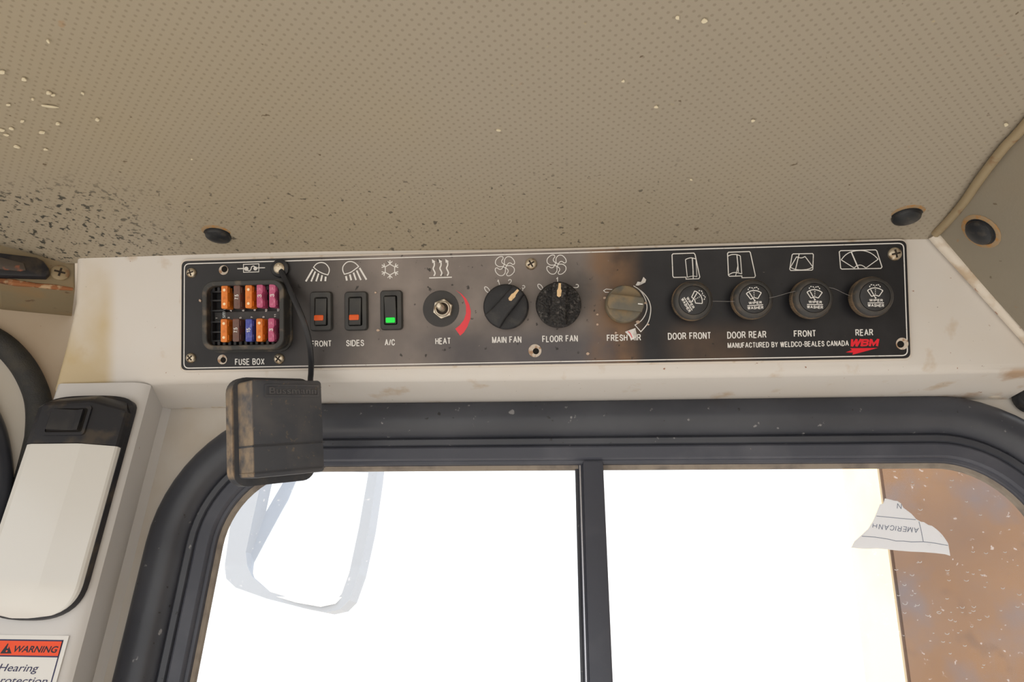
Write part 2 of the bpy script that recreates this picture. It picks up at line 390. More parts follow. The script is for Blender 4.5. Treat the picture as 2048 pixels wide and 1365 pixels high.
head_m2 = mat('headliner_vinyl_plain', (.25, .22, .17), .62, [((.30, .20, .10), 8, .5, .75, .5), ((.36, .17, .06), 70, .70, .75, .5), ((.10, .07, .04), 95, .70, .73, .7)], bump=(600, .2, .0005))
piping_m = mat('headliner_piping', (.33, .26, .16), .6, [((.22, .10, .04), 80, .58, .68, .8)], bump=(400, .2))
trim_m = mat('olive_trim', (.27, .22, .14), .6, [((.36, .22, .10), 30, .5, .7, .6), ((.10, .05, .03), 80, .64, .70, .7)], bump=(200, .2))
plug_m = mat('plug_black', (.020, .022, .026), .38, [((.07, .06, .05), 200, .55, .68, .5)])
flake_m = mat('flake_white', (.74, .67, .50), .5)

def panel_material():
    m = mat('panel_face', (.012, .012, .015), .38,
            [((.024, .024, .028), 30, .4, .7, .8),
             ((.29, .25, .23), 14, .16, .64, .92, 8, ((0, -.24, -.12, .04, .062),)),
             ((.060, .060, .078), 7, .42, .62, .7, 5, ((0, -.30, -.10, .05, .08), (1, -.06, -.05, -.032, -.012))),
             ((.030, .030, .034), 10, .35, .6, .75, 5, ((0, -.32, -.31, -.235, -.21),)),
             ((.22, .125, .065), 30, .28, .60, .85, 7, ((0, .028, .048, .062, .085),)),
             ((.14, .085, .05), 13, .45, .65, .6, 5, ((0, .09, .12, .15, .20), (1, -.06, -.05, -.03, -.01))),
             ((.014, .013, .012), 160, .66, .70, .8), ((.28, .25, .22), 330, .735, .755, .7)],
            bump=(160, .14, .0006), spec=.32)
    return m
panel_m = panel_material()

def glass_material(name, dust, tint):
    m = bpy.data.materials.new(name); m.use_nodes = True; nt = m.node_tree; N = nt.nodes; Lk = nt.links
    N.remove(N['Principled BSDF']); out = N['Material Output']
    tr = N.new('ShaderNodeBsdfTransparent'); tr.inputs[0].default_value = (.94, .95, .95, 1)
    df = N.new('ShaderNodeBsdfDiffuse'); df.inputs[0].default_value = (*tint, 1)
    tl = N.new('ShaderNodeBsdfTranslucent'); tl.inputs[0].default_value = (*tint, 1)
    ad = N.new('ShaderNodeMixShader'); ad.inputs[0].default_value = .6; Lk.new(df.outputs[0], ad.inputs[1]); Lk.new(tl.outputs[0], ad.inputs[2])
    tc = N.new('ShaderNodeTexCoord')
    n1 = N.new('ShaderNodeTexNoise'); n1.inputs['Scale'].default_value = 9; n1.inputs['Detail'].default_value = 6; Lk.new(tc.outputs['Object'], n1.inputs[0])
    n2 = N.new('ShaderNodeTexNoise'); n2.inputs['Scale'].default_value = 190; n2.inputs['Detail'].default_value = 3; Lk.new(tc.outputs['Object'], n2.inputs[0])
    m1 = N.new('ShaderNodeMapRange'); m1.inputs[1].default_value = .3; m1.inputs[2].default_value = .75; m1.inputs[3].default_value = dust * .45; m1.inputs[4].default_value = dust * 1.5; Lk.new(n1.outputs[0], m1.inputs[0])
    m2 = N.new('ShaderNodeMapRange'); m2.inputs[1].default_value = .67; m2.inputs[2].default_value = .72; m2.inputs[4].default_value = .30; Lk.new(n2.outputs[0], m2.inputs[0])
    s = N.new('ShaderNodeMath'); s.operation = 'ADD'; s.use_clamp = True; Lk.new(m1.outputs[0], s.inputs[0]); Lk.new(m2.outputs[0], s.inputs[1])
    mx = N.new('ShaderNodeMixShader'); Lk.new(s.outputs[0], mx.inputs[0]); Lk.new(tr.outputs[0], mx.inputs[1]); Lk.new(ad.outputs[0], mx.inputs[2])
    gl = N.new('ShaderNodeBsdfGlossy'); gl.inputs['Roughness'].default_value = .03
    fz = N.new('ShaderNodeFresnel'); fz.inputs[0].default_value = 1.3
    mz = N.new('ShaderNodeMixShader'); Lk.new(fz.outputs[0], mz.inputs[0]); Lk.new(mx.outputs[0], mz.inputs[1]); Lk.new(gl.outputs[0], mz.inputs[2])
    Lk.new(mz.outputs[0], out.inputs[0])
    return m
glass_m = glass_material('dusty_glass', .05, (.80, .80, .84))

# ================================================================== THE SETTING
# headliner over the cab
c0 = -.95; c1 = 1.0
def ceil_mesh():
    bm = bmesh.new(); nx, ny = 60, 30
    V = []
    for j in range(ny + 1):
        y = 1.2 - 1.212 * (1 - (1 - j / ny) ** 2.2)
        row = []
        for i in range(nx + 1):
            x = c0 + (c1 - c0) * i / nx
            t = max(0, (.075 - y) / .087); z = .0045 * t * t + .0008 * math.sin(x * 14 + 1)
            row.append(bm.verts.new((x, y, z)))
        V.append(row)
    for j in range(ny):
        for i in range(nx): bm.faces.new((V[j][i], V[j][i + 1], V[j + 1][i + 1], V[j + 1][i]))
    r = bmesh.ops.extrude_face_region(bm, geom=list(bm.faces))
    for v in r['geom']:
        if isinstance(v, bmesh.types.BMVert): v.co.z -= .03
    return bm
ceil = obj('ceiling', ceil_mesh(), head_m, None, MC, smooth=40, kind='structure')

# sloping side headliner beyond the seam
A = hit(1870, 465, PO + n_ * .004, n_); B = hit(2048, 250, CO + cn * .001, cn); C = hit(2048, 664, PO + n_ * .008, n_)
sn = (B - A).cross(C - A).normalized()
if sn.dot(CAM - A) < 0: sn = -sn
sx = (B - A).normalized(); sy = sn.cross(sx)
MS = frame(A, sx, sy, sn); MSi = MS.inverted()
def sp(px, py, h=0):
    q = MSi @ hit(px, py, A + sn * h, sn); return Vector((q.x, q.y))
LB = MSi @ B; LC = MSi @ C
bm = bmesh.new()
pts = [Vector((0, 0, 0)), LC, LC * 2.4, LC * 2.4 + LB * 2.6, LB * 2.6, LB]
pl = [(p.x, p.y) for p in pts]
if sum(a[0] * b[1] - b[0] * a[1] for a, b in zip(pl, pl[1:] + pl[:1])) < 0: pl.reverse()
prism(bm, pl, -.012, 0.0, .001)
side = obj('ceiling_side', bm, head_m2, None, MS, kind='structure')
bm = bmesh.new()
tube(bm, smooth_pts([A + sn * .001 + (B - A) * t + cn * .0015 + r_ * .002 * math.sin(6 * t) for t in (0.01, .15, .35, .6, .85, 1.0, 1.6, 2.4)], 4), .0032, 10)
o = obj('trim_1', bm, piping_m, smooth=60, kind='structure')

def plug(px, py, M, f, parent, R=.0105, sq=1.0):
    c = f(px, py); bm = bmesh.new()
    lathe(bm, [(R, -.001), (R, .0018), (R * .93, .0034), (R * .7, .0044), (R * .3, .0050)], 28)
    lathe(bm, [(R * 1.22, -.001), (R * 1.18, .0007), (R * 1.0, .0009)], 28)
    o = obj('trim_plug', bm, plug_m, parent, T(c.x, c.y), smooth=40)
    bm = bmesh.new(); lathe(bm, [(R * 1.42, .0002), (R * 1.30, .0006), (R * 1.15, .0008)], 20)
    obj('rust_ring', bm, mat('plug_rust', (.34, .24, .14), .8, [((.40, .20, .06), 300, .5, .6, .8)]), o)
plug(437, 469, MC, cp, ceil); plug(1812, 431, MC, cp, ceil); plug(1962, 463, MS, sp, side)

flk = [(98, 183, 10, 4), (107, 188, 9, 3), (100, 211, 17, 4), (97, 80, 5, 6), (195, 237, 5, 5), (116, 245, 7, 4), (83, 262, 9, 4), (35, 291, 8, 5), (92, 297, 7, 4), (3, 258, 8, 6), (24, 255, 8, 4), (14, 268, 8, 4),
       (5, 142, 8, 4), (16, 208, 7, 3), (49, 157, 6, 5), (166, 185, 4, 4), (384, 317, 4, 2), (1312, 212, 6, 4), (1355, 33, 6, 5), (1408, 39, 6, 5), (1247, 160, 5, 4), (1505, 240, 7, 4), (1383, 357, 5, 2), (2011, 247, 5, 5), (45, 240, 7, 3), (66, 196, 4, 3), (997, 258, 6, 3)]
for k, (px, py, a, b) in enumerate(flk):
    c = cp(px, py); bm = bmesh.new(); s = PXM * .62
    pl = [((a * s * math.cos(t)) * random.uniform(.45, 1.25), (b * 1.1 * s * math.sin(t)) * random.uniform(.7, 1.1)) for t in [i * math.pi / 3.5 for i in range(7)]]
    prism(bm, pl, 0, random.uniform(.0005, .0012))
    obj('paint_flake', bm, flake_m, ceil, T(c.x, c.y, .0006 if py < 400 else -.0, random.uniform(-.3, .3)))

bm = bmesh.new(); box(bm, .74, -1.2, 1.0, .77, .40, 2.80); obj('light_blocker_right', bm, cream, kind='structure')  # unseen wall, added to block light and darken the right side
# front wall with the window opening
b_top = wp(1024, 806).y
a_l = wp(330, 960).x; a_r = wp(2215, 960).x; R_W = .128
b_bot = b_top - .62
def win_loop(d, n=12):
    return rrect(a_l + d, b_bot + d, a_r - d, b_top - d, R_W - d, n)
def wall_mesh():
    bm = bmesh.new(); h = win_loop(.006); n = len(h)
    x0, x1, y0, y1 = a_l - .55, a_r + .5, b_bot - .5, b_top + .35
    cx, cy = (a_l + a_r) / 2, (b_bot + b_top) / 2
    ctr = []
    hw, hh = (a_r - a_l) / 2, (b_top - b_bot) / 2
    for x, y in h:
        dx, dy = (x - cx) / hw, (y - cy) / hh; m = max(abs(dx), abs(dy)); dx /= m; dy /= m
        ctr.append((cx + (dx * (x1 - cx) if dx > 0 else -dx * (x0 - cx)), cy + (dy * (y1 - cy) if dy > 0 else -dy * (y0 - cy))))
    wall_ring(bm, ctr, h, -.02, 0.0)
    return bm
wall = obj('wall_front', wall_mesh(), paint_wall, None, MW, kind='structure')

# window: rubber bead, frame channel, two panes and a mullion
win = bpy.data.objects.new('window_1', None); COL.objects.link(win); win.matrix_world = MW; win['kind'] = 'structure'
def sweep_loop(prof, n=14):
    bm = bmesh.new(); L = []
    for d, h in prof:
        L.append([bm.verts.new((x, y, h)) for x, y in win_loop(d, n)])
    for a, b in zip(L, L[1:]):
        for i in range(len(a)): bm.faces.new((a[i], a[(i + 1) % len(a)], b[(i + 1) % len(a)], b[i]))
    return bm
bead = [(0, -.004), (-.001, .002)] + [(.016 - .0165 * math.cos(t), .003 + .012 * math.sin(t)) for t in [math.pi * i / 12 for i in range(1, 12)]] + [(.0335, .0035), (.0345, -.006)]
obj('rubber_bead', sweep_loop(bead), rubber, win, smooth=50)
obj('bead_lip', sweep_loop([(.0335, -.008), (.034, .0015), (.036, .0030), (.0405, .0022), (.0415, -.0005), (.0418, -.008)]), rubber, win, smooth=40)
obj('frame_channel', sweep_loop([(.0412, -.014), (.0418, .0002), (.0435, .0010), (.0525, .0000), (.0535, -.0015), (.0540, -.005), (.0565, -.0055), (.0570, -.0078), (.0570, -.016)]), frame_m, win, smooth=30)
obj('dust_channel', sweep_loop([(.0565, -.010), (.0572, -.0085), (.0600, -.0100), (.0606, -.0135)]), dusty_edge, win, smooth=40)
obj('rust_line', sweep_loop([(-.0030, .0002), (-.0025, .0009), (.0005, .0009)]), mat('bead_rust', (.58, .54, .49), .6, [(RUST, 14, .56, .62, .95), (RUST, 60, .62, .68, .8)]), win)
GZ = -.013
ml0 = wp(1150, 930, GZ + .006).x; ml1 = wp(1206, 930, GZ + .006).x
def pane(x0, x1, z):
    h = win_loop(.052, 12); bm = bmesh.new()
    poly = []
    n = len(h)
    for i in range(n):                                       # clip the loop to x0..x1
        p, q = h[i], h[(i + 1) % n]
        for lim, s in ((x0, 1), (x1, -1)): pass
        poly.append(p)
    def clip(poly, lim, s):
        out = []
        for i in range(len(poly)):
            p, q = poly[i], poly[(i + 1) % len(poly)]
            pi, qi = s * (p[0] - lim) >= 0, s * (q[0] - lim) >= 0
            if pi: out.append(p)
            if pi != qi:
                t = (lim - p[0]) / (q[0] - p[0]); out.append((lim, p[1] + t * (q[1] - p[1])))
        return out
    poly = clip(clip(poly, x0, 1), x1, -1)
    flatpoly(bm, poly, z)                                    # one dusty sheet
    return bm
obj('glass_pane', pane(-9, ml0 + .006, GZ - .002), glass_m, win)
obj('glass_pane', pane(ml1 - .006, 9, GZ - .0055), glass_m, win)
bm = bmesh.new()
mw_ = ml1 - ml0
box(bm, ml0 + mw_ * .28, b_bot + .05, GZ - .004, ml1, b_top - .055, GZ + .0105, .0012)
mul = obj('mullion', bm, frame_m, win, smooth=40)
bm = bmesh.new(); box(bm, ml0 + mw_ * .12, b_bot + .05, GZ - .004, ml0 + mw_ * .30, b_top - .0555, GZ + .0065, .001)
obj('mullion_groove', bm, frame_m, win, smooth=40)
bm = bmesh.new(); box(bm, ml0 + mw_ * .155, b_bot + .05, GZ + .006, ml0 + mw_ * .195, b_top - .058, GZ + .0072)
obj('mullion_bright_edge', bm, mat('bright_edge', (.6, .6, .65), .25, metal=.6), win)
bm = bmesh.new(); box(bm, ml0, b_bot + .05, GZ - .006, ml0 + mw_ * .13, b_top - .0555, GZ + .003, .001)
obj('mullion_gasket', bm, rubber, win, smooth=40)

# console body of folded sheet steel
def console_mesh():
    fr = [hit(px, py, PO - n_ * .003, n_) for px, py in ((104, 779), (128, 690), (147, 605), (150, 497), (2120, 452), (2120, 741), (1821, 745), (1090, 757), (363, 764), (215, 770))]
    hz = Vector((0, 1, 0))
    bk = []
    for p in fr:
        d = hz + Vector((0, 0, 0)); t = (WO - p).dot(wn) / d.dot(wn); bk.append(p + d * (t - .0005))
    bm = bmesh.new(); n = len(fr)
    a = [bm.verts.new(p) for p in fr]; b = [bm.verts.new(p) for p in bk]
    bm.faces.new(a); bm.faces.new(b[::-1])
    for i in range(n): bm.faces.new((a[i], b[i], b[(i + 1) % n], a[(i + 1) % n]))
    bmesh.ops.recalc_face_normals(bm, faces=bm.faces)
    es = [e for e in bm.edges if (e.verts[0] in a and e.verts[1] in a)]
    bmesh.ops.bevel(bm, geom=es, offset=.006, segments=5, profile=.5, affect='EDGES')
    bmesh.ops.transform(bm, matrix=MPi, verts=bm.verts)
    return bm
console = tag(obj('overhead_console', console_mesh(), paint, None, MP, smooth=35), 'white painted steel overhead console box carrying the black control panel', 'console')
# welded seam along the console's foot
bm = bmesh.new(); rnd = random.Random(3)
pts = [MW @ Vector((x, b_top + .0012 + rnd.uniform(-.0006, .0006), .0015)) for x in [wp(335, 812).x + k * .012 for k in range(int((wp(2060, 812).x - wp(335, 812).x) / .012))]]
tube(bm, pts, [rnd.uniform(.0016, .0034) for _ in pts], 8)
obj('weld_seam', bm, weld, console, MPi, smooth=60)
# raised rolled flange against the side headliner
bm = bmesh.new()
fl = [hit(px, py, PO + n_ * .002, n_) for px, py in ((1868, 470), (1880, 484), (1915, 522), (1960, 572), (2010, 627), (2060, 682), (2130, 757))]
tube(bm, smooth_pts(fl, 4), .0048, 12)
obj('rolled_flange', bm, weld, console, MPi, smooth=60)
# weld lump where the console meets the window corner
bm = bmesh.new()
for px, py, r0 in ((2012, 775, .010), (2030, 768, .012), (2050, 772, .014), (1988, 790, .006)):
    c = hit(px, py, WO + wn * .006, wn)
    bmesh.ops.create_uvsphere(bm, u_segments=16, v_segments=10, radius=r0, matrix=Matrix.Translation(c) @ Matrix.Diagonal((1.3, .8, .55, 1)))
obj('weld_lump', bm, weld, console, MPi, smooth=60)
bm = bmesh.new(); lathe(bm, [(.012, 0), (.012, .006), (.010, .009), (.004, .010)], 24)
pc = wp(2056, 800, .006)
tag(obj('rubber_bumper', bm, plug_m, None, MW @ T(pc.x, pc.y, .004), smooth=40), 'dark rubber bumper by the window corner and welded console end', 'bumper')

# corner pillar left of the window
px0 = wp(112, 760, HP).x; px1 = wp(262, 815, HP).x; px2 = wp(332, 850, 0).x
bm = bmesh.new()
yt = wp(230, 766, HP).y; yb = b_bot - .3
prof = [(px0, -.01), (px0, HP - .006), (px0 + .002, HP - .002), (px0 + .006, HP), (px1 - .006, HP)]
for i in range(1, 6): prof.append((px1 - .006 + .012 * math.sin(i * math.pi / 12) * 1.2, HP - .010 * (1 - math.cos(i * math.pi / 12))))
prof += [(px2 - .004, .006), (px2, .0015), (px2 + .003, -.002), (px2 - .02, -.01)]
La = [bm.verts.new((x, yt, z)) for x, z in prof]; Lb_ = [bm.verts.new((x, yb, z)) for x, z in prof]
for i in range(len(prof)): j = (i + 1) % len(prof); bm.faces.new((La[i], La[j], Lb_[j], Lb_[i]))
fill(bm, La); fill(bm, Lb_, True)
obj('wall_pillar', bm, paint_pillar, None, MW, smooth=40, kind='structure')

# cab side beyond the pillar: wall, door skin, its rubber seals and the top rail
sd0 = MW @ Vector((px0 - .004, 0, HP - .038))
sdx = (r_ * .80 - wn * .60).normalized()                     # comes toward the viewer as it goes left
sdn = sdx.cross(wu).normalized()
MD = frame(sd0, sdx, wu, sdn); MDi = MD.inverted()
def dp(px, py, h=0):
    q = MDi @ hit(px, py, sd0 + sdn * h, sdn); return Vector((q.x, q.y))
bm = bmesh.new(); box(bm, -.5, -.7, -.02, .03, .20, 0)
obj('wall_left', bm, cream, None, MD, kind='structure')
door = bpy.data.objects.new('door_1', None); COL.objects.link(door); door.matrix_world = MD; door['kind'] = 'structure'
arc_o = [dp(-120, 655), dp(-40, 652), dp(0, 664), dp(38, 687), dp(70, 722), dp(92, 762), dp(103, 800), dp(104, 850), dp(95, 900), dp(40, 1120), dp(-30, 1400)]
arc_o = [arc_o[0] + Vector((-.32, 0))] + arc_o
so = smooth_pts([(p.x, p.y, 0) for p in arc_o], 6)
bm = bmesh.new(); tube(bm, [Vector(p) + Vector((-.008, -.007, .003)) for p in so], .0105, 14)
obj('door_seal', bm, mat('door_seal_rubber', (.036, .037, .038), .7, [((.075, .065, .05), 50, .5, .7, .6)], bump=(700, .8, .001)), door, smooth=60)
bm = bmesh.new(); pl = [(p[0] - .010, p[1] - .010) for p in so] + [(-.45, -.6), (-.45, arc_o[0].y - .01)]
prism(bm, pl[::-1], 0, .0015)
obj('door_skin', bm, mat('door_paint', (.60, .57, .52), .45, [((.52, .46, .38), 10, .5, .75, .5)]), door)
ws = [dp(-60, 790), dp(-20, 822), dp(2, 862), dp(14, 910), dp(18, 960), dp(12, 1010), dp(-14, 1090), dp(-40, 1200)]
ws = [ws[0] + Vector((-.30, .012)), ws[0] + Vector((-.03, .010))] + ws + [ws[-1] + (ws[-1] - ws[-2]) * 3]
bm = bmesh.new(); tube(bm, [Vector(p) + Vector((-.008, 0, .004)) for p in smooth_pts([(p.x, p.y, 0) for p in ws], 6)], .011, 14)
obj('window_seal', bm, rubber, door, smooth=60)

# olive rail under the headliner with the black pull handle and its screw
RH = (hit(75, 503, CO, cn) - sd0).dot(sdn)
rail_pts = [(-80, 498), (-80, 557), (0, 561), (60, 568), (150, 578), (150, 496)]
bm = bmesh.new(); pl = [tuple(dp(*p, RH)) for p in rail_pts]; pl[0] = (pl[0][0] - .3, pl[0][1]); pl[1] = (pl[1][0] - .3, pl[1][1])
prism(bm, pl, 0, RH, .0015)
rail = obj('trim_2', bm, trim_m, None, MD, kind='structure')
bm = bmesh.new(); tube(bm, [(dp(x, y, RH).x, dp(x, y, RH).y, RH - .0008) for x, y in ((-80, 556), (0, 561), (30, 565), (70, 570), (110, 574), (146, 578))], [.0015, .0022, .003, .002, .0024, .0014], 8)
obj('rust_edge', bm, rusty, rail)
hd = thing('pull_handle', 'black plastic recessed pull handle on the olive rail under the headliner', 'handle', MD @ T(0, 0, RH + .0002))
pl = [tuple(dp(*p, RH + .006)) for p in ((-90, 500), (-90, 548), (60, 553), (92, 554), (100, 546), (98, 536), (88, 522), (74, 514), (0, 505))]
bm = bmesh.new(); prism(bm, pl, 0, .006, .002); obj('handle_body', bm, lampblk, hd, smooth=40)
pl = [tuple(dp(*p, RH + .0075)) for p in ((-60, 512), (-60, 532), (40, 542), (52, 540), (48, 526), (0, 514))]
bm = bmesh.new(); prism(bm, pl, .005, .0075, .001); obj('grip_insert', bm, mat('handle_grip', (.085, .07, .06), .5, [((.35, .12, .07), 120, .6, .68, .8)]), hd, smooth=40)

c = dp(120, 547, RH); bm = bmesh.new(); lathe(bm, [(.0072, RH - .0002), (.0072, RH + .0016), (.006, RH + .0026), (.003, RH + .0028)], 24, c.x, c.y)
rs = obj('screw', bm, piping_m, rail, smooth=40)
bm = bmesh.new(); box(bm, c.x - .0045, c.y - .0008, RH + .0024, c.x + .004, c.y + .0008, RH + .0032); box(bm, c.x - .0008, c.y - .004, RH + .0024, c.x + .0008, c.y + .004, RH + .00315); obj('cross_recess', bm, slotm, rs)
# ================================================================== THE CONTROL PANEL
panel = thing('control_panel', 'long black control panel with white lettering and symbols on the console', 'control panel', MP)
def quad_rr(pxs, r, n=6, h=0.0):
    """rounded quad through four pixel corners TL,TR,BR,BL -> ccw loop"""
    c = [pp(x, y, h) for x, y in pxs]; c = [c[3], c[2], c[1], c[0]]    # ccw: BL BR TR TL
    out = []
    for i in range(4):
        p = c[i]; a = (c[i - 1] - p).normalized(); b = (c[(i + 1) % 4] - p).normalized()
        for k in range(n + 1):
            t = k / n; q0 = p + a * r * (1 - t); q1 = p + b * r * t
            out.append(tuple((p + a * r * (1 - t) ** 2 + b * r * t ** 2)))
    return out
bm = bmesh.new(); prism(bm, quad_rr([(360, 518.5), (1815, 477), (1825, 721), (359, 745)], .006), -.004, -.0006, .0006)
obj('backing_plate', bm, mat('plate_edge', (.72, .66, .60), .5, [((.5, .36, .22), 90, .6, .7, .6)]), panel)
bm = bmesh.new(); prism(bm, quad_rr([(364, 523), (1812, 481.5), (1820.5, 717), (363, 741)], .005), -.002, .0008, .0003)
obj('plate', bm, panel_m, panel)
ZI = .00095
bm = bmesh.new(); stroke(bm, quad_rr([(370, 528.5), (1806, 487), (1814, 711.5), (369, 737)], .0045), 2.1 * PXM, ZI, True)
obj('border_line', bm, ink, panel)

def word(s, x0, x1, y0, y1, m=ink, wd=2.0, name='lettering'):
    """word boxed by pixels x0..x1, y0(top)..y1(base); rx = extra rise of the baseline"""
    a = pp(x0, y1); b = pp(x1, y1); c = pp(x0, y0)
    ydir = Vector((0, (c - a).y)) ; xdir = Vector(((b - a).x, 0))
    return print_at(name, s, m, panel, a, xdir, ydir, ZI, wd * PXM)
for s, x0, x1, y0, y1 in (('FUSE BOX', 471, 530, 718, 731), ('FRONT', 623, 664, 682, 694.5), ('SIDES', 693, 729, 680.6, 693.4), ('A/C', 770, 790.5, 679, 692),
                          ('HEAT', 871, 902, 676.5, 689.5), ('MAIN FAN', 984.5, 1043, 674, 687.3), ('FLOOR FAN', 1084.6, 1155.7, 672, 685.3), ('FRESH AIR', 1213.6, 1282, 670, 683.3),
                          ('DOOR FRONT', 1335.6, 1421.8, 666.3, 680.2), ('DOOR REAR', 1454, 1532.5, 664, 678), ('FRONT', 1587, 1631.5, 661.5, 674.8), ('REAR', 1710, 1745.6, 659.3, 672.6)):
    word(s, x0, x1, y0, y1)
word('MANUFACTURED BY WELDCO-BEALES CANADA', 1454.8, 1697, 686.0, 697.0, wd=1.6)
bm = bmesh.new()                                              # slanted heavy WBM logo letters
def lg(pts): return [tuple(pp(1699.5 + x + (1 - y) * -0 + y * 2.6, 693.5 - y * 14.5 - x * .012)) for x, y in pts]
for k, sg in enumerate(([(1.2, 1), (3.2, 0)], [(3.2, 0.02), (10.4, .98)], [(10.2, 1), (12.2, 0)], [(12.2, .02), (19.0, 1)])): stroke(bm, lg(sg), 4.2 * PXM, ZI + k * .00001)
stroke(bm, lg([(22.4, 0), (22.4, 1)]), 4.4 * PXM, ZI + .00001)
stroke(bm, lg([(21, .88), (30, .88), (33.2, .84), (34, .70), (32, .56), (29, .52), (22, .52)]), 3.4 * PXM, ZI + .00002)
stroke(bm, lg([(29, .52), (33, .46), (33.8, .30), (32, .16), (28, .12), (20.6, .12)]), 3.4 * PXM, ZI + .00003)
stroke(bm, lg([(39.0, 0), (39.0, 1)]), 4.4 * PXM, ZI + .00001); stroke(bm, lg([(53.2, 0), (53.2, 1)]), 4.4 * PXM, ZI + .00001)
stroke(bm, lg([(39.6, .94), (45.6, .22), (53, .94)]), 3.6 * PXM, ZI + .00002)
obj('logo_lettering', bm, red_ink, panel)
def Z(ox, oy, s): return lambda pts: [tuple(pp(ox + x / s, oy + y / s)) for x, y in pts]
def icon(name, strokes, m=ink, polys=()):
    bm = bmesh.new()
    for k, (pts, wd, cl) in enumerate(strokes): stroke(bm, pts, wd * PXM, ZI + k * .00001, cl)
    for pts in polys: flatpoly(bm, pts, ZI)
    return obj(name, bm, m, panel)
z = Z(1650, 560, 8.03)
icon('logo_arrow', [], red_ink, [z([(395, 1100), (425, 1130), (325, 1165), (445, 1172), (430, 1205), (840, 1095)])])
# fuse symbol
z = Z(360, 510, 10.24)
fs = [(z([(1310, 200), (1627, 188), (1622, 352), (1312, 362)]), 1.7, True), (z([(1185, 287), (1330, 285)]), 2.2, False), (z([(1590, 272), (1752, 268)]), 2.0, False),
      (smooth_pts(z([(1368, 290), (1395, 322), (1440, 328), (1466, 292), (1478, 250), (1520, 234), (1553, 272)]), 4), 2.0, False)]
icon('fuse_symbol', fs, ink, [z(circ(1368, 290, 44, 16)), z(circ(1553, 284, 40, 16))])
# work lamp symbols
z = Z(600, 500, 6.826)
dome1 = [(190, 240), (230, 195), (290, 175), (350, 190), (395, 240), (405, 290), (385, 345), (320, 325), (250, 290)]
def lampicon(dome, rays):
    d = z(dome); st = [(smooth_pts(d[:7], 3) + [Vector(p) for p in smooth_pts(d[6:] + d[:1], 3)][1:-1], 2.0, True)]
    for a, b, wd in rays: st.append((z([a, b]), wd, False))
    icon('work_lamp_symbol', st)
lampicon(dome1, [((182, 268), (85, 434), 3.6), ((215, 298), (158, 434), 3.4), ((260, 324), (225, 433), 3.4), ((308, 348), (290, 430), 3.4), ((357, 368), (350, 430), 3.8)])
lampicon([(805, 230), (760, 185), (700, 162), (640, 175), (595, 225), (588, 280), (610, 335), (690, 312), (750, 272)],
         [((632, 360), (645, 422), 3.8), ((685, 338), (705, 418), 3.6), ((735, 313), (770, 415), 3.4), ((778, 283), (836, 414), 3.4), ((818, 250), (912, 410), 3.6)])
st = []
cx, cy = 1232, 272
P6 = [(cx + 74 * math.sin(k * math.pi / 3), cy - 74 * math.cos(k * math.pi / 3)) for k in range(6)]
st.append((z(P6), 1.9, True))
for k in range(6):
    a = k * math.pi / 3; d = Vector((math.sin(a), -math.cos(a))); s = Vector((d.y, -d.x)); c = Vector((cx, cy))
    st.append((z([tuple(c + d * 66), tuple(c + d * 128)]), 1.9, False))
    st.append((z([tuple(c + d * 112 + s * 32), tuple(c + d * 82), tuple(c + d * 112 - s * 32)]), 1.9, False))
icon('snowflake_symbol', st)
# heat symbol
z = Z(840, 500, 6.825); st = [(z([(128, 386), (438, 376)]), 2.3, False)]; pls = []
for dx, dy in ((0, 0), (92, -2), (182, -4)):
    st.append((smooth_pts(z([(192 + dx, 360 + dy), (208 + dx, 325 + dy), (200 + dx, 295 + dy), (183 + dx, 258 + dy), (198 + dx, 215 + dy), (197 + dx, 172 + dy)]), 4), 2.8, False))
    pls.append(z([(165 + dx, 130 + dy), (172 + dx, 186 + dy), (214 + dx, 162 + dy)]))
icon('heat_symbol', st, ink, pls)
hot = [(485, 548), (550, 600), (600, 670), (630, 770), (630, 870), (600, 960), (545, 1030), (483, 1080), (550, 1174), (600, 1130), (650, 1050), (690, 940), (696, 840), (675, 750), (630, 665), (560, 596)]
icon('heat_scale', [], pink_ink, [z(hot)])
bm = bmesh.new(); c = pp(887, 618); lathe(bm, [(.0155, ZI - .0001), (.0150, ZI + .00005)], 40, c.x - .002, c.y)
obj('knob_mark', bm, mat('knob_mark_black', (.040, .039, .040), .5, [((.06, .055, .05), 60, .5, .7, .6)]), panel)
# fan symbols
def fan(cx, cy):
    st = []; zz = lambda pts: [tuple(pp(x, y)) for x, y in pts]
    bl = [(-.6, -3.2), (-1.0, -8), (-.3, -13.5), (4.5, -18.6), (12, -18), (18.2, -11.5), (19.2, -5.2), (15.5, -3.4), (11.5, -6.2), (7.0, -5.8), (3.2, -.8)]
    for k in range(4):
        a = k * math.pi / 2; ca_, sa = math.cos(a), math.sin(a)
        st.append((smooth_pts(zz([(cx + x * ca_ - y * sa, cy + x * sa + y * ca_) for x, y in bl]), 3), 1.6, False))
    st.append((zz(circ(cx, cy, 3, 14)), 1.5, True))
    icon('fan_symbol', st)
fan(1010, 533); fan(1113, 530)
def digit(s, px, py, deg, hpx=13.5, wpx=7.5):
    c = pp(px, py); a = math.radians(deg); x = Vector((math.cos(a), math.sin(a))) * wpx * PXM; y = Vector((-math.sin(a), math.cos(a))) * hpx * PXM
    if s == '1': x = x * .55
    print_at('scale_digit', s, ink, panel, c - x / 2 - y / 2, x, y, ZI, 1.7 * PXM)
digit('0', 974.5, 580, 38, 16, 8.5); digit('1', 997, 566.5, 14); digit('2', 1019.5, 565.5, -12, 14, 8); digit('3', 1045, 577, -42, 14, 8)
digit('0', 1080.5, 574.5, 38, 15, 8.5); digit('1', 1114, 561.5, 0); digit('2', 1151.5, 574.5, -52, 14, 8.5)
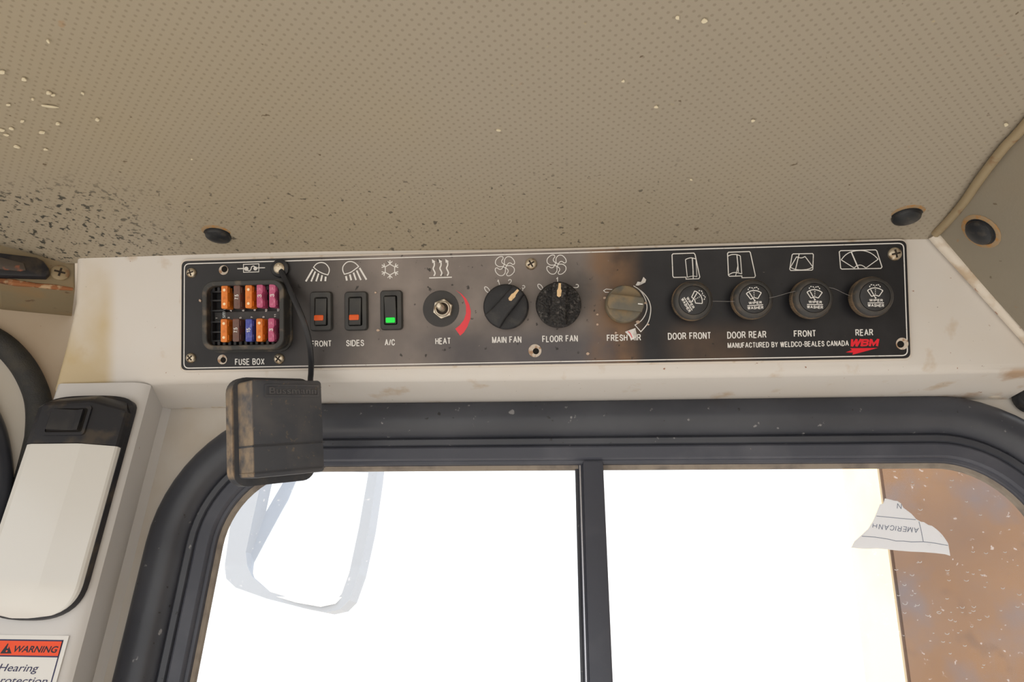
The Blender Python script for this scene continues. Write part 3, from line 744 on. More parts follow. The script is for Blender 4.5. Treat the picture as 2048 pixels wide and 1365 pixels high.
# fresh air swoosh
z = Z(1180, 540, 8.53)
sw = [(740, 275), (830, 332), (920, 410), (990, 505), (1030, 620), (1030, 740), (1000, 870), (950, 960), (865, 1058)]
sw2 = [(765, 943), (850, 890), (910, 820), (950, 740), (970, 640), (950, 525), (895, 410), (830, 332)]
icon('fresh_air_scale', [(smooth_pts(z(sw), 3) + smooth_pts(z(sw2), 3), 1.7, False), (z([(400, 342), (275, 330), (230, 356), (262, 386), (320, 386)]), 1.3, False)])
# wiper symbols
z = Z(1320, 490, 8.03)
icon('door_wiper_symbol', [(z([(190, 165), (208, 147), (540, 136), (560, 160), (635, 520), (618, 548), (416, 554), (413, 522), (218, 526), (203, 505)]), 1.8, True),
     (smooth_pts(z([(405, 240), (450, 220), (505, 212), (572, 230)]), 3), 1.6, False), (z([(572, 230), (590, 515)]), 1.2, False), (smooth_pts(z([(590, 515), (530, 505), (480, 512), (435, 526)]), 3), 1.4, False), (z([(405, 240), (435, 526)]), 1.5, False),
     (z([(515, 215), (528, 420), (530, 550)]), 2.0, False)])
icon('door_wiper_symbol', [(z([(1080, 140), (1098, 122), (1430, 111), (1446, 128), (1527, 500), (1512, 527), (1312, 531), (1308, 502), (1112, 508), (1095, 490)]), 1.8, True),
     (smooth_pts(z([(1088, 184), (1150, 160), (1230, 160), (1285, 182)]), 3), 1.6, False), (z([(1285, 182), (1308, 470)]), 1.5, False), (smooth_pts(z([(1308, 470), (1230, 450), (1160, 452), (1100, 484)]), 3), 1.6, False),
     (z([(1230, 165), (1246, 330), (1252, 440)]), 1.8, False), (z([(1246, 330), (1210, 500)]), 1.2, False)])
z = Z(1560, 480, 8.03)
icon('front_wiper_symbol', [(z([(188, 246), (206, 229), (515, 224), (529, 242), (520, 476), (504, 490), (168, 496), (150, 474)]), 1.7, True),
     (smooth_pts(z([(260, 275), (300, 290), (350, 292), (395, 270)]), 3), 1.6, False), (z([(395, 270), (522, 440)]), 1.6, False), (smooth_pts(z([(522, 440), (450, 472), (340, 486), (240, 478), (160, 445)]), 3), 1.6, False), (z([(160, 445), (260, 275)]), 1.6, False),
     (z([(300, 232), (240, 488)]), 1.7, False)])
icon('rear_wiper_symbol', [(z([(944, 196), (966, 178), (1525, 164), (1547, 182), (1629, 438), (1610, 462), (985, 473), (966, 458)]), 1.8, True),
     (smooth_pts(z([(975, 325), (1040, 250), (1130, 198), (1250, 176), (1370, 185), (1480, 235), (1568, 315)]), 3), 1.6, False), (z([(975, 325), (1185, 456)]), 1.6, False), (z([(1568, 315), (1370, 456)]), 1.6, False),
     (smooth_pts(z([(1185, 456), (1220, 422), (1280, 408), (1330, 425), (1370, 456)]), 3), 1.6, False), (z([(1135, 195), (1250, 462)]), 2.4, False)])

def screw(px, py, rpx, ang):
    c = pp(px, py, .002); r = rpx * PXM; bm = bmesh.new()
    lathe(bm, [(r, .0006), (r, .0014), (r * .92, .0024), (r * .7, .0033), (r * .35, .0037)], 24)
    s = obj('screw', bm, steel, panel, T(c.x, c.y, 0, ang), smooth=40)
    bm = bmesh.new(); k = r * .62
    box(bm, -k, -r * .13, .0028, k, r * .13, .00385); box(bm, -r * .13, -k, .0028, r * .13, k, .00384)
    obj('cross_recess', bm, slotm, s)
for a in ((382, 546, 10.5, .3), (381, 716.5, 10.5, .7), (557.5, 718, 11, .9), (1062, 528, 12, .5), (1790.5, 508, 13, .2)): screw(*a)
def hole(px, py, rpx, dx, dy, k):
    c = pp(px, py); r = rpx * PXM; bm = bmesh.new()
    o1 = circ(0, 0, r, 24); i1 = circ(dx * PXM, -dy * PXM, r * k, 24)
    wall_ring(bm, o1, i1, .0006, .0013)
    h = obj('screw_hole', bm, washer_m, panel, T(c.x, c.y))
    bm = bmesh.new(); flatpoly(bm, circ(dx * PXM, -dy * PXM, r * k * 1.02, 24), .0010); obj('hole_bottom', bm, holem, h)
hole(448.5, 541, 10, 2, -2, .66); hole(446, 719.5, 10, 2, 1, .60); hole(1070, 702, 13, 2, 1, .48); hole(1803, 688, 11.5, -3, 1, .58)

# ------------------------------------------------------------------ fuse box
FH = .015                                                     # rim height
a = pp(404.5, 702, FH); b = pp(568, 559, FH)
fb = thing('fuse_box', 'open black fuse box with a raised dusty rim set in the control panel', 'fuse box', MP @ T((a.x + b.x) / 2, (a.y + b.y) / 2, .0008))
fw, fh = (b.x - a.x) / 2, (b.y - a.y) / 2
rim_o = rrect(-fw, -fh, fw, fh, .010, 6); rim_i = rrect(-fw + .0042, -fh + .0042, fw - .0042, fh - .0042, .0065, 6)
bm = bmesh.new(); wall_ring(bm, rim_o, rim_i, -.0002, FH)
bmesh.ops.bevel(bm, geom=[e for e in bm.edges if all(v.co.z > FH - 1e-6 for v in e.verts) and len(e.link_faces) == 2 and abs(e.link_faces[0].normal.dot(e.link_faces[1].normal)) < .5], offset=.0006, segments=1, affect='EDGES')
obj('rim', bm, rimm, fb, smooth=40)
bm = bmesh.new(); wall_ring(bm, rrect(-fw - .0016, -fh - .0016, fw + .0016, fh + .0016, .011, 6), rrect(-fw + .001, -fh + .001, fw - .001, fh - .001, .009, 6), -.0002, .0022)
obj('foot_flange', bm, rimm, fb)
DK = .0040
bm = bmesh.new(); prism(bm, inset(rim_i, -.0005), -.0001, .0008); obj('floor_plate', bm, blackp, fb)
bm = bmesh.new(); iw, ih = fw - .0043, fh - .0043
box(bm, -iw * .97, -.0040, .0006, iw, .0040, DK, .0004); obj('number_strip', bm, dirt_m, fb)
FB = fb.matrix_world
def fl(px, py, h):
    q = FB.inverted() @ hit(px, py, FB.translation + n_ * h, n_); return Vector((q.x, q.y))
for row in (1, -1):
    for k in range(13):
        x = -iw + (k + .6) * (2 * iw / 13.2)
        bm = bmesh.new(); y0 = row * ih; y1 = row * (ih - .0036)
        box(bm, x - .0013, min(y0, y1), .0006, x + .0013, max(y0, y1), .0095, .0003, 1); obj('comb_tooth', bm, blackp, fb)
bm = bmesh.new()
for yy in (.0285, .021, .0135, .0048, -.0048, -.0135, -.021, -.0285):
    box(bm, -iw, yy - .0006, .0006, -iw + .012, yy + .0006, .0085)
box(bm, -iw + .0003, -ih, .0006, -iw + .0013, ih, .0080)
obj('terminal_rib', bm, blackp, fb)
bm = bmesh.new(); box(bm, -iw * .72, -ih + .004, .0006, iw, -ih + .0052, .006); obj('socket_rail', bm, blackp, fb)
bm = bmesh.new(); box(bm, -iw * .72, ih - .0052, .0006, iw, ih - .004, .006); obj('socket_rail', bm, blackp, fb)
def rtext(s, px, py, hpx, lpx, h, parent, toL, m=ink, wd=1.0):
    c = toL(px, py, h); x = Vector((0, 1)) * lpx * PXM; y = Vector((-1, 0)) * hpx * PXM
    return print_at('lettering', s, m, parent, c - x / 2 - y / 2, x, y, h + .0001, wd * PXM)
for s, px, py in (('2', 439, 622), ('4', 462, 622), ('6', 486.5, 621.5), ('8', 509.5, 620.5), ('10', 532.5, 621.5), ('12', 556.5, 620.5), ('1', 433.5, 637), ('3', 457.5, 636), ('5', 481, 636), ('7', 504, 635), ('9', 527, 634.5), ('11', 550.5, 632)):
    rtext(s, px, py, 4.6, 3.6 if len(s) == 1 and s != '1' else (2.0 if s == '1' else 6.2), DK, fb, fl)
c = fl(448.3, 627.5, DK); text_at('lettering', 'sma', mat('pale_ink', (.70, .78, .82), .5), fb, c + Vector((2.9, -9)) * PXM, Vector((0, 18)) * PXM, Vector((-5.8, 0)) * PXM, DK + .0003, .006)

TOPH = .0145
NAMES = {'o': ('orange', fuse_o), 'b': ('brown', fuse_b), 'p': ('pink', fuse_p), 'u': ('blue', fuse_u)}
def fuse(kind, x0, x1, y0, y1, txt, label, group=None):
    p = fl(x0, y1, TOPH); q = fl(x1, y0, TOPH); cx, cy = (p.x + q.x) / 2, (p.y + q.y) / 2
    cn_, m = NAMES[kind]
    t = thing('blade_fuse', label, 'fuse', FB @ T(cx, cy, DK), group)
    hw, hh = (q.x - p.x) / 2, (q.y - p.y) / 2; H = TOPH - DK
    bm = bmesh.new()
    if kind == 'o' or kind == 'u' or kind == 'b':
        prism(bm, rrect(-hw, -hh, hw, hh, .0012, 3), 0, H, .0006)
    else:                                                     # waisted body
        pl = [(hw, -hh + .001), (hw, -hh * .32), (hw * .72, -hh * .2), (hw * .72, hh * .2), (hw, hh * .32), (hw, hh - .001), (hw - .001, hh), (-hw + .001, hh), (-hw, hh - .001), (-hw, -hh + .001), (-hw + .001, -hh), (hw - .001, -hh)]
        prism(bm, pl, 0, H, .0005)
    obj('body', bm, m, t, smooth=40)
    for s in (1, -1):
        bm = bmesh.new(); prism(bm, circ(0, s * hh * .6, .0012, 10), H - .0004, H + .0002); obj('test_point', bm, metalpin if kind == 'o' else m, t)
        bm = bmesh.new(); box(bm, hw - .0002, s * hh * .6 - .0022, H * .30, hw + .0006, s * hh * .6 + .0022, H * .82, .0002, 1); obj('side_boss', bm, m, t)
    if txt:
        hp = 8 if kind != 'p' else 8.5; lp = {'7.5': 10.5, '3': 6.0, '15': 9.5}[txt]
        x = Vector((0, 1)) * lp * PXM; y = Vector((-1, 0)) * hp * PXM
        print_at('rating_lettering', txt, ink, t, Vector((0, 0)) - x / 2 - y / 2, x, y, H + .0003, 1.25 * PXM)
    return t
fuse('o', 442, 455, 571, 618, '', 'orange blade fuse beside the empty slot in the upper fuse row')
fuse('b', 467, 480, 571, 618, '7.5', 'brown 7.5 amp blade fuse between two orange fuses in the upper row')
fuse('o', 490, 503.5, 570, 617, '', 'orange blade fuse between a brown and a pink fuse in the upper row')
fuse('p', 513, 525.5, 568.5, 616, '3', 'pink 3 amp blade fuse between an orange and a pink fuse, upper row')
fuse('p', 538, 551, 567, 615.5, '3', 'pink 3 amp blade fuse at the end of the upper row')
fuse('o', 441, 454, 638, 685, '', 'orange blade fuse beside the empty slot in the lower fuse row')
fuse('b', 465, 478, 637.5, 684, '7.5', 'brown 7.5 amp blade fuse between an orange and the blue fuse, lower row')
fuse('u', 490.5, 504, 638, 684, '15', 'blue 15 amp blade fuse in the lower row of the fuse box')
fuse('o', 512, 525, 637, 684, '', 'orange blade fuse between the blue and a pink fuse in the lower row')
fuse('p', 536, 548.5, 636.5, 684, '3', 'pink 3 amp blade fuse at the end of the lower row')

# ------------------------------------------------------------------ fuse box cover on its strap
zc = .535
cc = CAM + ray(560, 857) * zc
los = (CAM - cc).normalized()
th = math.radians(31)
upc = (UP - los * UP.dot(los)).normalized()
nc = (Matrix.Rotation(th, 3, upc) @ los)                      # turned away to the right
nc = (Matrix.Rotation(math.radians(-3), 3, upc.cross(nc)) @ nc).normalized()
rc = upc.cross(nc).normalized(); uc = nc.cross(rc)
uc2 = (uc * math.cos(math.radians(0)) + rc * math.sin(math.radians(0)))
MK = frame(cc, rc, uc, nc); MKi = MK.inverted()
cov = thing('fuse_box_cover', 'black rubbery fuse box cover hanging open on its strap below the panel', 'cover', MK)
BW, BH, BD = .0305, .0365, .013
bm = bmesh.new(); wall_ring(bm, rrect(-BW - .005, -BH - .006, BW + .005, BH + .004, .012, 6), rrect(-BW + .0005, -BH + .0005, BW - .0005, BH - .0005, .006, 6), -BD - .003, -BD + .006)
fl_o = obj('flange', bm, cover_d, cov, smooth=30)
bm = bmesh.new(); prism(bm, rrect(-BW, -BH, BW, BH, .003, 4), -BD - .002, BD, .0012)
obj('box_shell', bm, cover_m, cov, smooth=40)
bm = bmesh.new(); wall_ring(bm, rrect(-BW - .0005, -BH * .36 - .0007, BW + .0005, -BH * .36 + .0007, .0004, 1), rrect(-BW + .002, -BH * .36 - .0004, BW - .002, -BH * .36 + .0004, .0002, 1), -BD, BD + .0005)
obj('moulded_ridge', bm, cover_d, cov)
bm = bmesh.new(); wall_ring(bm, rrect(-BW - .0005, -BH * .90 - .0006, BW + .0005, -BH * .90 + .0006, .0004, 1), rrect(-BW + .002, -BH * .90 - .0003, BW - .002, -BH * .90 + .0003, .0002, 1), -BD, BD + .0004)
obj('moulded_ridge', bm, cover_m, cov)
lx0, lx1, ly0, ly1 = -BW * .66, BW * .90, BH * .64, BH * .90
bm = bmesh.new(); wall_ring(bm, rrect(lx0, ly0, lx1, ly1, .001, 2), rrect(lx0 + .0014, ly0 + .0014, lx1 - .0014, ly1 - .0014, .0008, 2), BD - .0002, BD + .0007)
obj('name_frame', bm, cover_m, cov)
text_at('embossed_lettering', 'Bussmann', mat('cover_emboss', (.11, .11, .12), .5), cov, (lx0 + .004, ly0 + .0022), (lx1 - lx0 - .0065, 0), (0, ly1 - ly0 - .0044), BD + .0004, .012, 0, .05)
# strap
s0 = hit(559, 537, PO + n_ * .004, n_)
send = hit(621, 757, MK @ Vector((0, 0, -BD + .001)), nc)
d0 = (s0 - CAM).dot(FW); d1 = (send - CAM).dot(FW)
sp_ = [s0]
for px_, py_, t_, bl in ((569, 556, .08, .004), (588, 598, .27, .012), (606, 640, .47, .016), (618, 682, .66, .014), (622, 718, .83, .008), (622, 745, .95, .002)):
    sp_.append(CAM + ray(px_, py_) * (d0 + (d1 - d0) * t_ - bl))
sp_ += [send, send + ray(621, 768) * 0 - UP * .004]
bm = bmesh.new(); tube(bm, smooth_pts(sp_, 5), .002, 8, flat=(.0013, .0022), up=n_)
obj('strap', bm, blackp, cov, MKi, smooth=50)
bm = bmesh.new(); cc2 = pp(558.5, 537, .004)
lathe(bm, [(.0078, .0008), (.0078, .0034), (.0070, .0040)], 28)
o = obj('strap_eyelet', bm, blackp, cov, MKi @ MP @ T(cc2.x, cc2.y), smooth=40)
bm = bmesh.new(); lathe(bm, [(.0049, .0038), (.0047, .0050), (.0034, .0058), (.0018, .0061)], 24)
box(bm, -.003, -.0005, .0055, .003, .0005, .00625); box(bm, -.0005, -.003, .0055, .0005, .003, .00624)
obj('screw', bm, steel, o, smooth=40)

# ------------------------------------------------------------------ rocker switches
def rocker(x0, x1, y0, y1, ix0, ix1, iy0, iy1, led, lm, label, tilt):
    a = pp(x0, y1, .003); b = pp(x1, y0, .003); cx, cy = (a.x + b.x) / 2, (a.y + b.y) / 2
    t = thing('rocker_switch', label, 'switch', MP @ T(cx, cy, .0008))
    hw, hh = (b.x - a.x) / 2, (b.y - a.y) / 2
    i0 = pp(ix0, iy1, .004) - Vector((cx, cy)); i1 = pp(ix1, iy0, .004) - Vector((cx, cy))
    o_ = rrect(-hw, -hh, hw, hh, .0030, 4); n_i = rrect(i0.x, i0.y, i1.x, i1.y, .0012, 4)
    bm = bmesh.new()
    lv = [(o_, 0), (o_, .0022), (inset(o_, .0009), .0038), (inset(n_i, -.0004), .0040), (n_i, .0034), (n_i, .0002)]
    L = [[bm.verts.new((x, y, z_)) for x, y in p] for p, z_ in lv]
    for p, q in zip(L, L[1:]):
        for i in range(len(p)): bm.faces.new((p[i], p[(i + 1) % len(p)], q[(i + 1) % len(p)], q[i]))
    obj('bezel', bm, blackp2, t, smooth=40)
    bm = bmesh.new(); flatpoly(bm, n_i, .0004); obj('well', bm, holem, t)
    g = .0005; x_0, x_1, y_0, y_1 = i0.x + g, i1.x - g * 2.2, i0.y + g, i1.y - g
    ym = (y_0 + y_1) / 2; za, zb = (.0052, .0026) if tilt > 0 else (.0030, .0056)     # bottom height, top height
    prof = [(y_0, .0006), (y_0, za - .0006), (y_0 + .0006, za), (ym, .0036), (y_1 - .0006, zb), (y_1, zb - .0006), (y_1, .0006)]
    bm = bmesh.new(); A_ = [bm.verts.new((x_0, y, q)) for y, q in prof]; B_ = [bm.verts.new((x_1, y, q)) for y, q in prof]
    for i in range(len(prof)): j = (i + 1) % len(prof); bm.faces.new((A_[i], A_[j], B_[j], B_[i]))
    bm.faces.new(A_); bm.faces.new(B_[::-1])
    r = obj('rocker', bm, blackp2, t)
    l0 = pp(led[0], led[3], .005) - Vector((cx, cy)); l1 = pp(led[1], led[2], .005) - Vector((cx, cy))
    yl = (l0.y + l1.y) / 2; zt = za + (.0036 - za) * max(0, (yl - y_0) / (ym - y_0)); sl_ = math.atan2(.0036 - za, ym - y_0)
    bm = bmesh.new(); hx, hy = (l1.x - l0.x) / 2, (l1.y - l0.y) / 2
    prism(bm, rrect(-hx, -hy, hx, hy, .0009, 3), -.0010, .0007, .0003)
    obj('indicator_lens', bm, lm, r, Matrix.Translation(((l0.x + l1.x) / 2, yl, zt)) @ Matrix.Rotation(sl_, 4, 'X'), smooth=40)
rocker(620.5, 664, 583, 663, 630, 655, 595, 652, (628.5, 647, 630.5, 642), led_o, 'black rocker switch with dull amber lens above the left FRONT lettering', 1)
rocker(689.5, 735, 583, 662, 698, 724, 594, 652, (698.5, 718, 629.5, 641), led_o, 'black rocker switch with amber lens above the SIDES lettering', 1)
rocker(761, 804.5, 580.5, 661, 769, 794, 592, 650, (771, 789.5, 635, 646), led_g, 'black rocker switch with glowing green lens above the A/C lettering', -1)

# ------------------------------------------------------------------ toggle stub with hex nut (heat)
c = pp(885.5, 618, .004)
t = thing('heat_control', 'bare steel control shaft with hex nut beside the red heat scale', 'control shaft', MP @ T(c.x, c.y, .0011))
r = 20.5 * PXM
bm = bmesh.new(); prism(bm, circ(0, 0, r, 6, .35), 0, .0042, .0008); obj('hex_nut', bm, steel2, t, smooth=20)
bm = bmesh.new(); lathe(bm, [(r * .80, .003), (r * .78, .0052), (r * .70, .0060), (r * .60, .0058), (r * .56, .0035)], 28, cap1=False); obj('threaded_collar', bm, steel2, t, smooth=40)
bm = bmesh.new(); flatpoly(bm, circ(0, 0, r * .58, 24), .0044); obj('collar_bore', bm, slotm, t)
bm = bmesh.new(); tube(bm, [(0, 0, .004), (-.0008, .0010, .008), (-.0016, .0022, .0125), (-.0018, .0024, .0135)], [.0030, .0029, .0027, .0017], 18); obj('shaft', bm, steel2, t, smooth=50)

# ------------------------------------------------------------------ fan knobs
def fan_knob(px, py, rpx, ang, m, label):
    c = pp(px, py, .010); t = thing('fan_knob', label, 'knob', MP @ T(c.x, c.y, .0008, ang))
    R = rpx * PXM * .985; bm = bmesh.new()
    lathe(bm, [(R * .97, .0008), (R, .002), (R, .0085), (R * .97, .0098), (R * .92, .0104), (R * .55, .0100)], 56)
    obj('dial', bm, m, t, smooth=40)
    bm = bmesh.new(); hw = R * .44                                # grip bar, its flanks flaring at both ends
    out = []
    for s in (1, -1):
        pts_ = [(hw * 1.02, -.96), (hw * .84, -.5), (hw * .78, 0), (hw * .76, .5), (hw * .68, .97)]
        if s == 1: out += [(x * s, y * R * .96) for x, y in pts_]
        else: out += [(x * s, y * R * .96) for x, y in pts_[::-1]]
    keep = []
    for x, y in out:
        d = math.hypot(x, y); k = min(1, R * .985 / d); keep.append((x * k, y * k))
    keep = keep[:5] + [(0, R * .985)] + keep[5:] + [(0, -R * .985)]
    prism(bm, keep, .0095, .0175, .0016, 3)
    g = obj('grip_bar', bm, m, t, smooth=50)
    bm = bmesh.new()
    pl_ = [(-.0016, R * .34), (0, R * .29), (.0016, R * .34), (.0019, R * .58), (.0012, R * .66), (.0009, R * .90), (-.0009, R * .90), (-.0012, R * .66), (-.0019, R * .58)]
    prism(bm, pl_, .0172, .0178); obj('pointer', bm, cream_ink, g)
fan_knob(1011.5, 613.5, 45.5, math.radians(-41), knobm, 'black fan knob turned to 3 above the MAIN FAN lettering')
fan_knob(1117, 610, 45.5, math.radians(-5), knobm2, 'black crusted fan knob turned near 1 above the FLOOR FAN lettering')

# ------------------------------------------------------------------ fresh air knob
c = pp(1250, 607, .017); t = thing('fresh_air_knob', 'dusty brown round knob with flat grip above the FRESH AIR lettering', 'knob', MP @ T(c.x, c.y, .0008, math.radians(-8)))
R = 36.5 * PXM
bm = bmesh.new(); lathe(bm, [(R * .98, .001), (R * 1.02, .003), (R, .011), (R * .95, .0128), (R * .86, .0133), (R * .4, .0120)], 48); obj('dial', bm, knobdust, t, smooth=40)
bm = bmesh.new(); gb = [(-R * .80, -R * .36), (R * .92, -R * .36), (R * .99, -R * .1), (R * .99, R * .2), (R * .90, R * .42), (-R * .80, R * .42), (-R * .92, R * .2), (-R * .92, -R * .15)]
prism(bm, gb, .0115, .0185, .0012, 3); g = obj('grip_bar', bm, knobdust, t, smooth=50)
bm = bmesh.new(); box(bm, R * .66, R * .01, .0184, R * .92, R * .07, .0188); obj('pointer', bm, ink, g)

# ------------------------------------------------------------------ wiper knobs
def wiper_knob(px, py, ang, label):
    HT = .0185
    c = pp(px, py, HT); t = thing('wiper_knob', label, 'knob', MP @ T(c.x, c.y, .0008, ang))
    R = .0160; bm = bmesh.new(); N_ = 264
    prof = [(R * .90, .0056), (R * .985, .0064), (R * 1.0, .0082), (R * 1.0, .0128), (R * .97, .0142)]
    L = []
    for rr, z_ in prof:
        L.append([bm.verts.new(((rr - (.00055 if i % 3 == 0 and 0.006 < z_ < .0135 else 0)) * math.cos(2 * math.pi * i / N_), (rr - (.00055 if i % 3 == 0 and 0.006 < z_ < .0135 else 0)) * math.sin(2 * math.pi * i / N_), z_)) for i in range(N_)])
    for p, q in zip(L, L[1:]):
        for i in range(N_): bm.faces.new((p[i], p[(i + 1) % N_], q[(i + 1) % N_], q[i]))
    bm.faces.new(L[0][::-1])
    obj('knurled_rim', bm, wipd, t)
    bm = bmesh.new(); lathe(bm, [(R * .97, .0141), (R * .93, .0162), (R * .86, .0176), (R * .78, HT - .0004), (R * .735, HT - .0003), (R * .72, HT - .0016)], 56, cap1=True, cap0=False)
    obj('shoulder', bm, wipm, t, smooth=40)
    bm = bmesh.new(); lathe(bm, [(R * .36, 0), (R * .36, .0066)], 24); obj('stem', bm, blackp, t, smooth=40)
    bm = bmesh.new(); cr = R * .705; lathe(bm, [(cr, HT - .0016), (cr, HT - .0002), (cr * .97, HT), (cr * .5, HT + .0001)], 48)
    cap = obj('cap', bm, capm, t, smooth=40)
    k = cr / 228; zz = lambda pts: [((x - 1508) * k, -(y - 868) * k) for x, y in pts]; zi = HT + .0003
    bm = bmesh.new(); W2 = 11 * k * 1.25
    stroke(bm, smooth_pts(zz([(1385, 782), (1440, 748), (1502, 738), (1565, 748), (1620, 778)]), 3), W2, zi)
    stroke(bm, zz([(1620, 778), (1562, 868)]), W2, zi + .00001); stroke(bm, zz([(1385, 782), (1450, 875)]), W2, zi + .00002)
    stroke(bm, smooth_pts(zz([(1450, 875), (1480, 860), (1508, 853), (1562, 868)]), 3), W2, zi + .00003)
    stroke(bm, zz([(1432, 765), (1510, 900)]), W2, zi + .00004)
    flatpoly(bm, zz(circ(1512, 896, 12, 12)), zi + .00005)
    for yy in (768, 798, 828): flatpoly(bm, zz(circ(1506, yy, 8, 10)), zi)
    for s_ in ([(1418, 728), (1420, 705)], [(1432, 692), (1455, 686)], [(1470, 688), (1488, 700)], [(1494, 712), (1502, 716)], [(1512, 700), (1530, 688)], [(1540, 685), (1562, 692)], [(1572, 704), (1580, 726)]): stroke(bm, zz(s_), W2, zi)
    stroke(bm, zz([(1393, 978), (1638, 970)]), W2 * .95, zi)
    obj('wiper_print', bm, ink, cap)
    for s_, xa, xb, ya, yb in (('WIPER', 1415, 1622, 912, 956), ('WASHER', 1392, 1642, 990, 1038)):
        p0, p1, p2 = [Vector(q) for q in zz([(xa, yb), (xb, yb), (xa, ya)])]
        print_at('lettering', s_, ink, cap, p0, p1 - p0, p2 - p0, zi, 9.5 * k)
wiper_knob(1387, 601, math.radians(-62), 'black wiper washer knob with turned cap above the DOOR FRONT lettering')
wiper_knob(1508, 598, math.radians(1), 'black wiper washer knob above the DOOR REAR lettering')
wiper_knob(1628.5, 596.5, math.radians(-4), 'black wiper washer knob above the right FRONT lettering')
wiper_knob(1749.6, 593, math.radians(-3), 'black wiper washer knob above the REAR lettering')

# cobweb thread from knob to knob
bm = bmesh.new()
wb = [(1345, 607, .010), (1420, 603, .016), (1470, 603, .017), (1540, 596, .019), (1590, 583, .017), (1655, 575, .018), (1690, 588, .013), (1705, 594, .010)]
tube(bm, smooth_pts([hit(x, y, PO + n_ * h, n_) for x, y, h in wb], 4), .00010, 5)
tag(obj('cobweb_thread', bm, mat('cobweb', (.42, .40, .40), .7)), 'thin cobweb thread strung across the four wiper knobs', 'cobweb')

# torn scraps stuck around the fresh air knob
def scrap(name, pts, h, m, label, crease=None):
    bm = bmesh.new(); P3 = []
    for i, (x, y) in enumerate(pts):
        q = pp(x, y, .002); P3.append(bm.verts.new((q.x, q.y, .0012 + h * (i % 3) / 2)))
    cx = sum((v.co for v in P3), Vector()) / len(P3); cv = bm.verts.new(cx + Vector((0, 0, h * .6)))
    for i in range(len(P3)): bm.faces.new((P3[i], P3[(i + 1) % len(P3)], cv))
    r = bmesh.ops.extrude_face_region(bm, geom=list(bm.faces))
    for v in r['geom']:
        if isinstance(v, bmesh.types.BMVert): v.co.z += .0003
    return tag(obj(name, bm, m, None, MP), label, 'paper scrap')
s1 = scrap('sticker_scrap', [(1250, 664), (1258, 661), (1270, 657), (1273, 666), (1274, 673), (1269, 678), (1262, 681), (1259, 674)], .003, paper, 'torn white sticker scrap covering part of the FRESH AIR lettering')
bm = bmesh.new(); stroke(bm, [tuple(pp(x, y, .004)) for x, y in ((1256, 663), (1260, 667), (1262, 671), (1264, 676))], 1.3 * PXM, .0044); obj('red_line', bm, red_ink, s1)
scrap('sticker_scrap', [(1271, 571), (1275, 564), (1281, 566), (1287, 554), (1292, 560), (1290, 566), (1281, 570), (1276, 572)], .003, paper, 'curled torn sticker scrap at the upper edge of the fresh air knob')
for k, (px, py, a_) in enumerate(((1209, 597, 4), (1291, 607, 3.5), (1276, 644, 5), (1296, 650, 3), (1231, 666, 3), (1175, 708, 4), (1222, 636, 2), (1195, 630, 3), (1195, 650, 3.5), (402, 602, 4), (579, 652, 3), (757, 661, 4), (752, 586, 3))):
    c = pp(px, py); bm = bmesh.new(); pl_ = [(a_ * PXM * random.uniform(.5, 1.1) * math.cos(i * 1.05), a_ * PXM * random.uniform(.4, .9) * math.sin(i * 1.05)) for i in range(6)]
    prism(bm, pl_, .0008, .0018); obj('dirt_crumb', bm, mat('crumb', (.55, .42, .33), .8), panel, T(c.x, c.y))

# ------------------------------------------------------------------ dome lamp on the pillar
lh = .020
la = wp(50, 890, HP + .010).x; lb = wp(246, 890, HP + .006).x
lt = wp(170, 785, HP + .012).y; lbm = wp(80, 1243, HP + .004).y
lamp = thing('dome_lamp', 'dome lamp with milky white lens and black switch end on the pillar', 'lamp', MW @ T((la + lb) / 2, lt, HP))
W = (lb - la) / 2; Lh = lt - lbm
sw_len = lt - wp(150, 887, HP + lh).y                         # length of the black switch end
def outline(ins=0.0):
    w_ = W - ins; n = 22
    top = [(w_ * math.cos(math.pi * i / n), -.014 * (1 - (1 - abs(math.cos(math.pi * i / n)) ** 3) ** (1 / 3)) - ins) for i in range(n + 1)]
    bot = [(-w_ * math.cos(math.pi * i / n), -Lh + ins + .030 * (1 - (1 - abs(math.cos(math.pi * i / n)) ** 2.6) ** (1 / 2.6))) for i in range(n + 1)]
    return top + bot
bm = bmesh.new(); prism(bm, outline(.0004), 0, .006, .001); obj('base', bm, lampblk, lamp, smooth=40)
def shell(y0, y1, cap_top, cap_bot, scale, H, m, name):
    """faceted loaf: flat middle, sloped flanks, swept along the lamp"""
    bm = bmesh.new(); prof = [(-1, 0), (-.985, .32), (-.82, .88), (-.70, 1), (.26, 1), (.36, .97), (.955, .46), (.99, .36), (1, 0)]
    ys = []
    nseg = 10
    rows = []
    if cap_top: rows += [(y0 - .016 * (1 - math.sin(k * math.pi / 2 / 5)) * 0 - .0 - .010 * k / 5, .35 + .65 * math.sin(k * math.pi / 10), .86 + .14 * k / 5) for k in range(6)]
    else: rows += [(y0, 1, 1)]
    if cap_bot: rows += [(y1 + .028 * (1 - k / 11), max(.10, math.cos(k * math.pi / 22) ** .6), max(.25, (1 - (k / 11) ** 2.6) ** (1 / 2.6))) for k in range(12)]
    else: rows += [(y1, 1, 1)]
    L = []
    for y, zs, xs in rows:
        L.append([bm.verts.new((x * W * scale * xs, y - (0.006 * (x * x) if cap_top and y > y0 - .011 else 0), .004 + (H - .004) * h * zs)) for x, h in prof])
    for p, q in zip(L, L[1:]):
        for i in range(len(prof) - 1): bm.faces.new((p[i], q[i], q[i + 1], p[i + 1]))
        bm.faces.new((p[-1], q[-1], q[0], p[0]))
    fill(bm, L[0]); fill(bm, L[-1], True)
    return obj(name, bm, m, lamp, smooth=11)
shell(-.002, -sw_len + .0005, True, False, .985, lh, lampblk, 'switch_end')
shell(-sw_len, -Lh + .0012, False, True, .975, lh - .0008, lensm, 'lens')
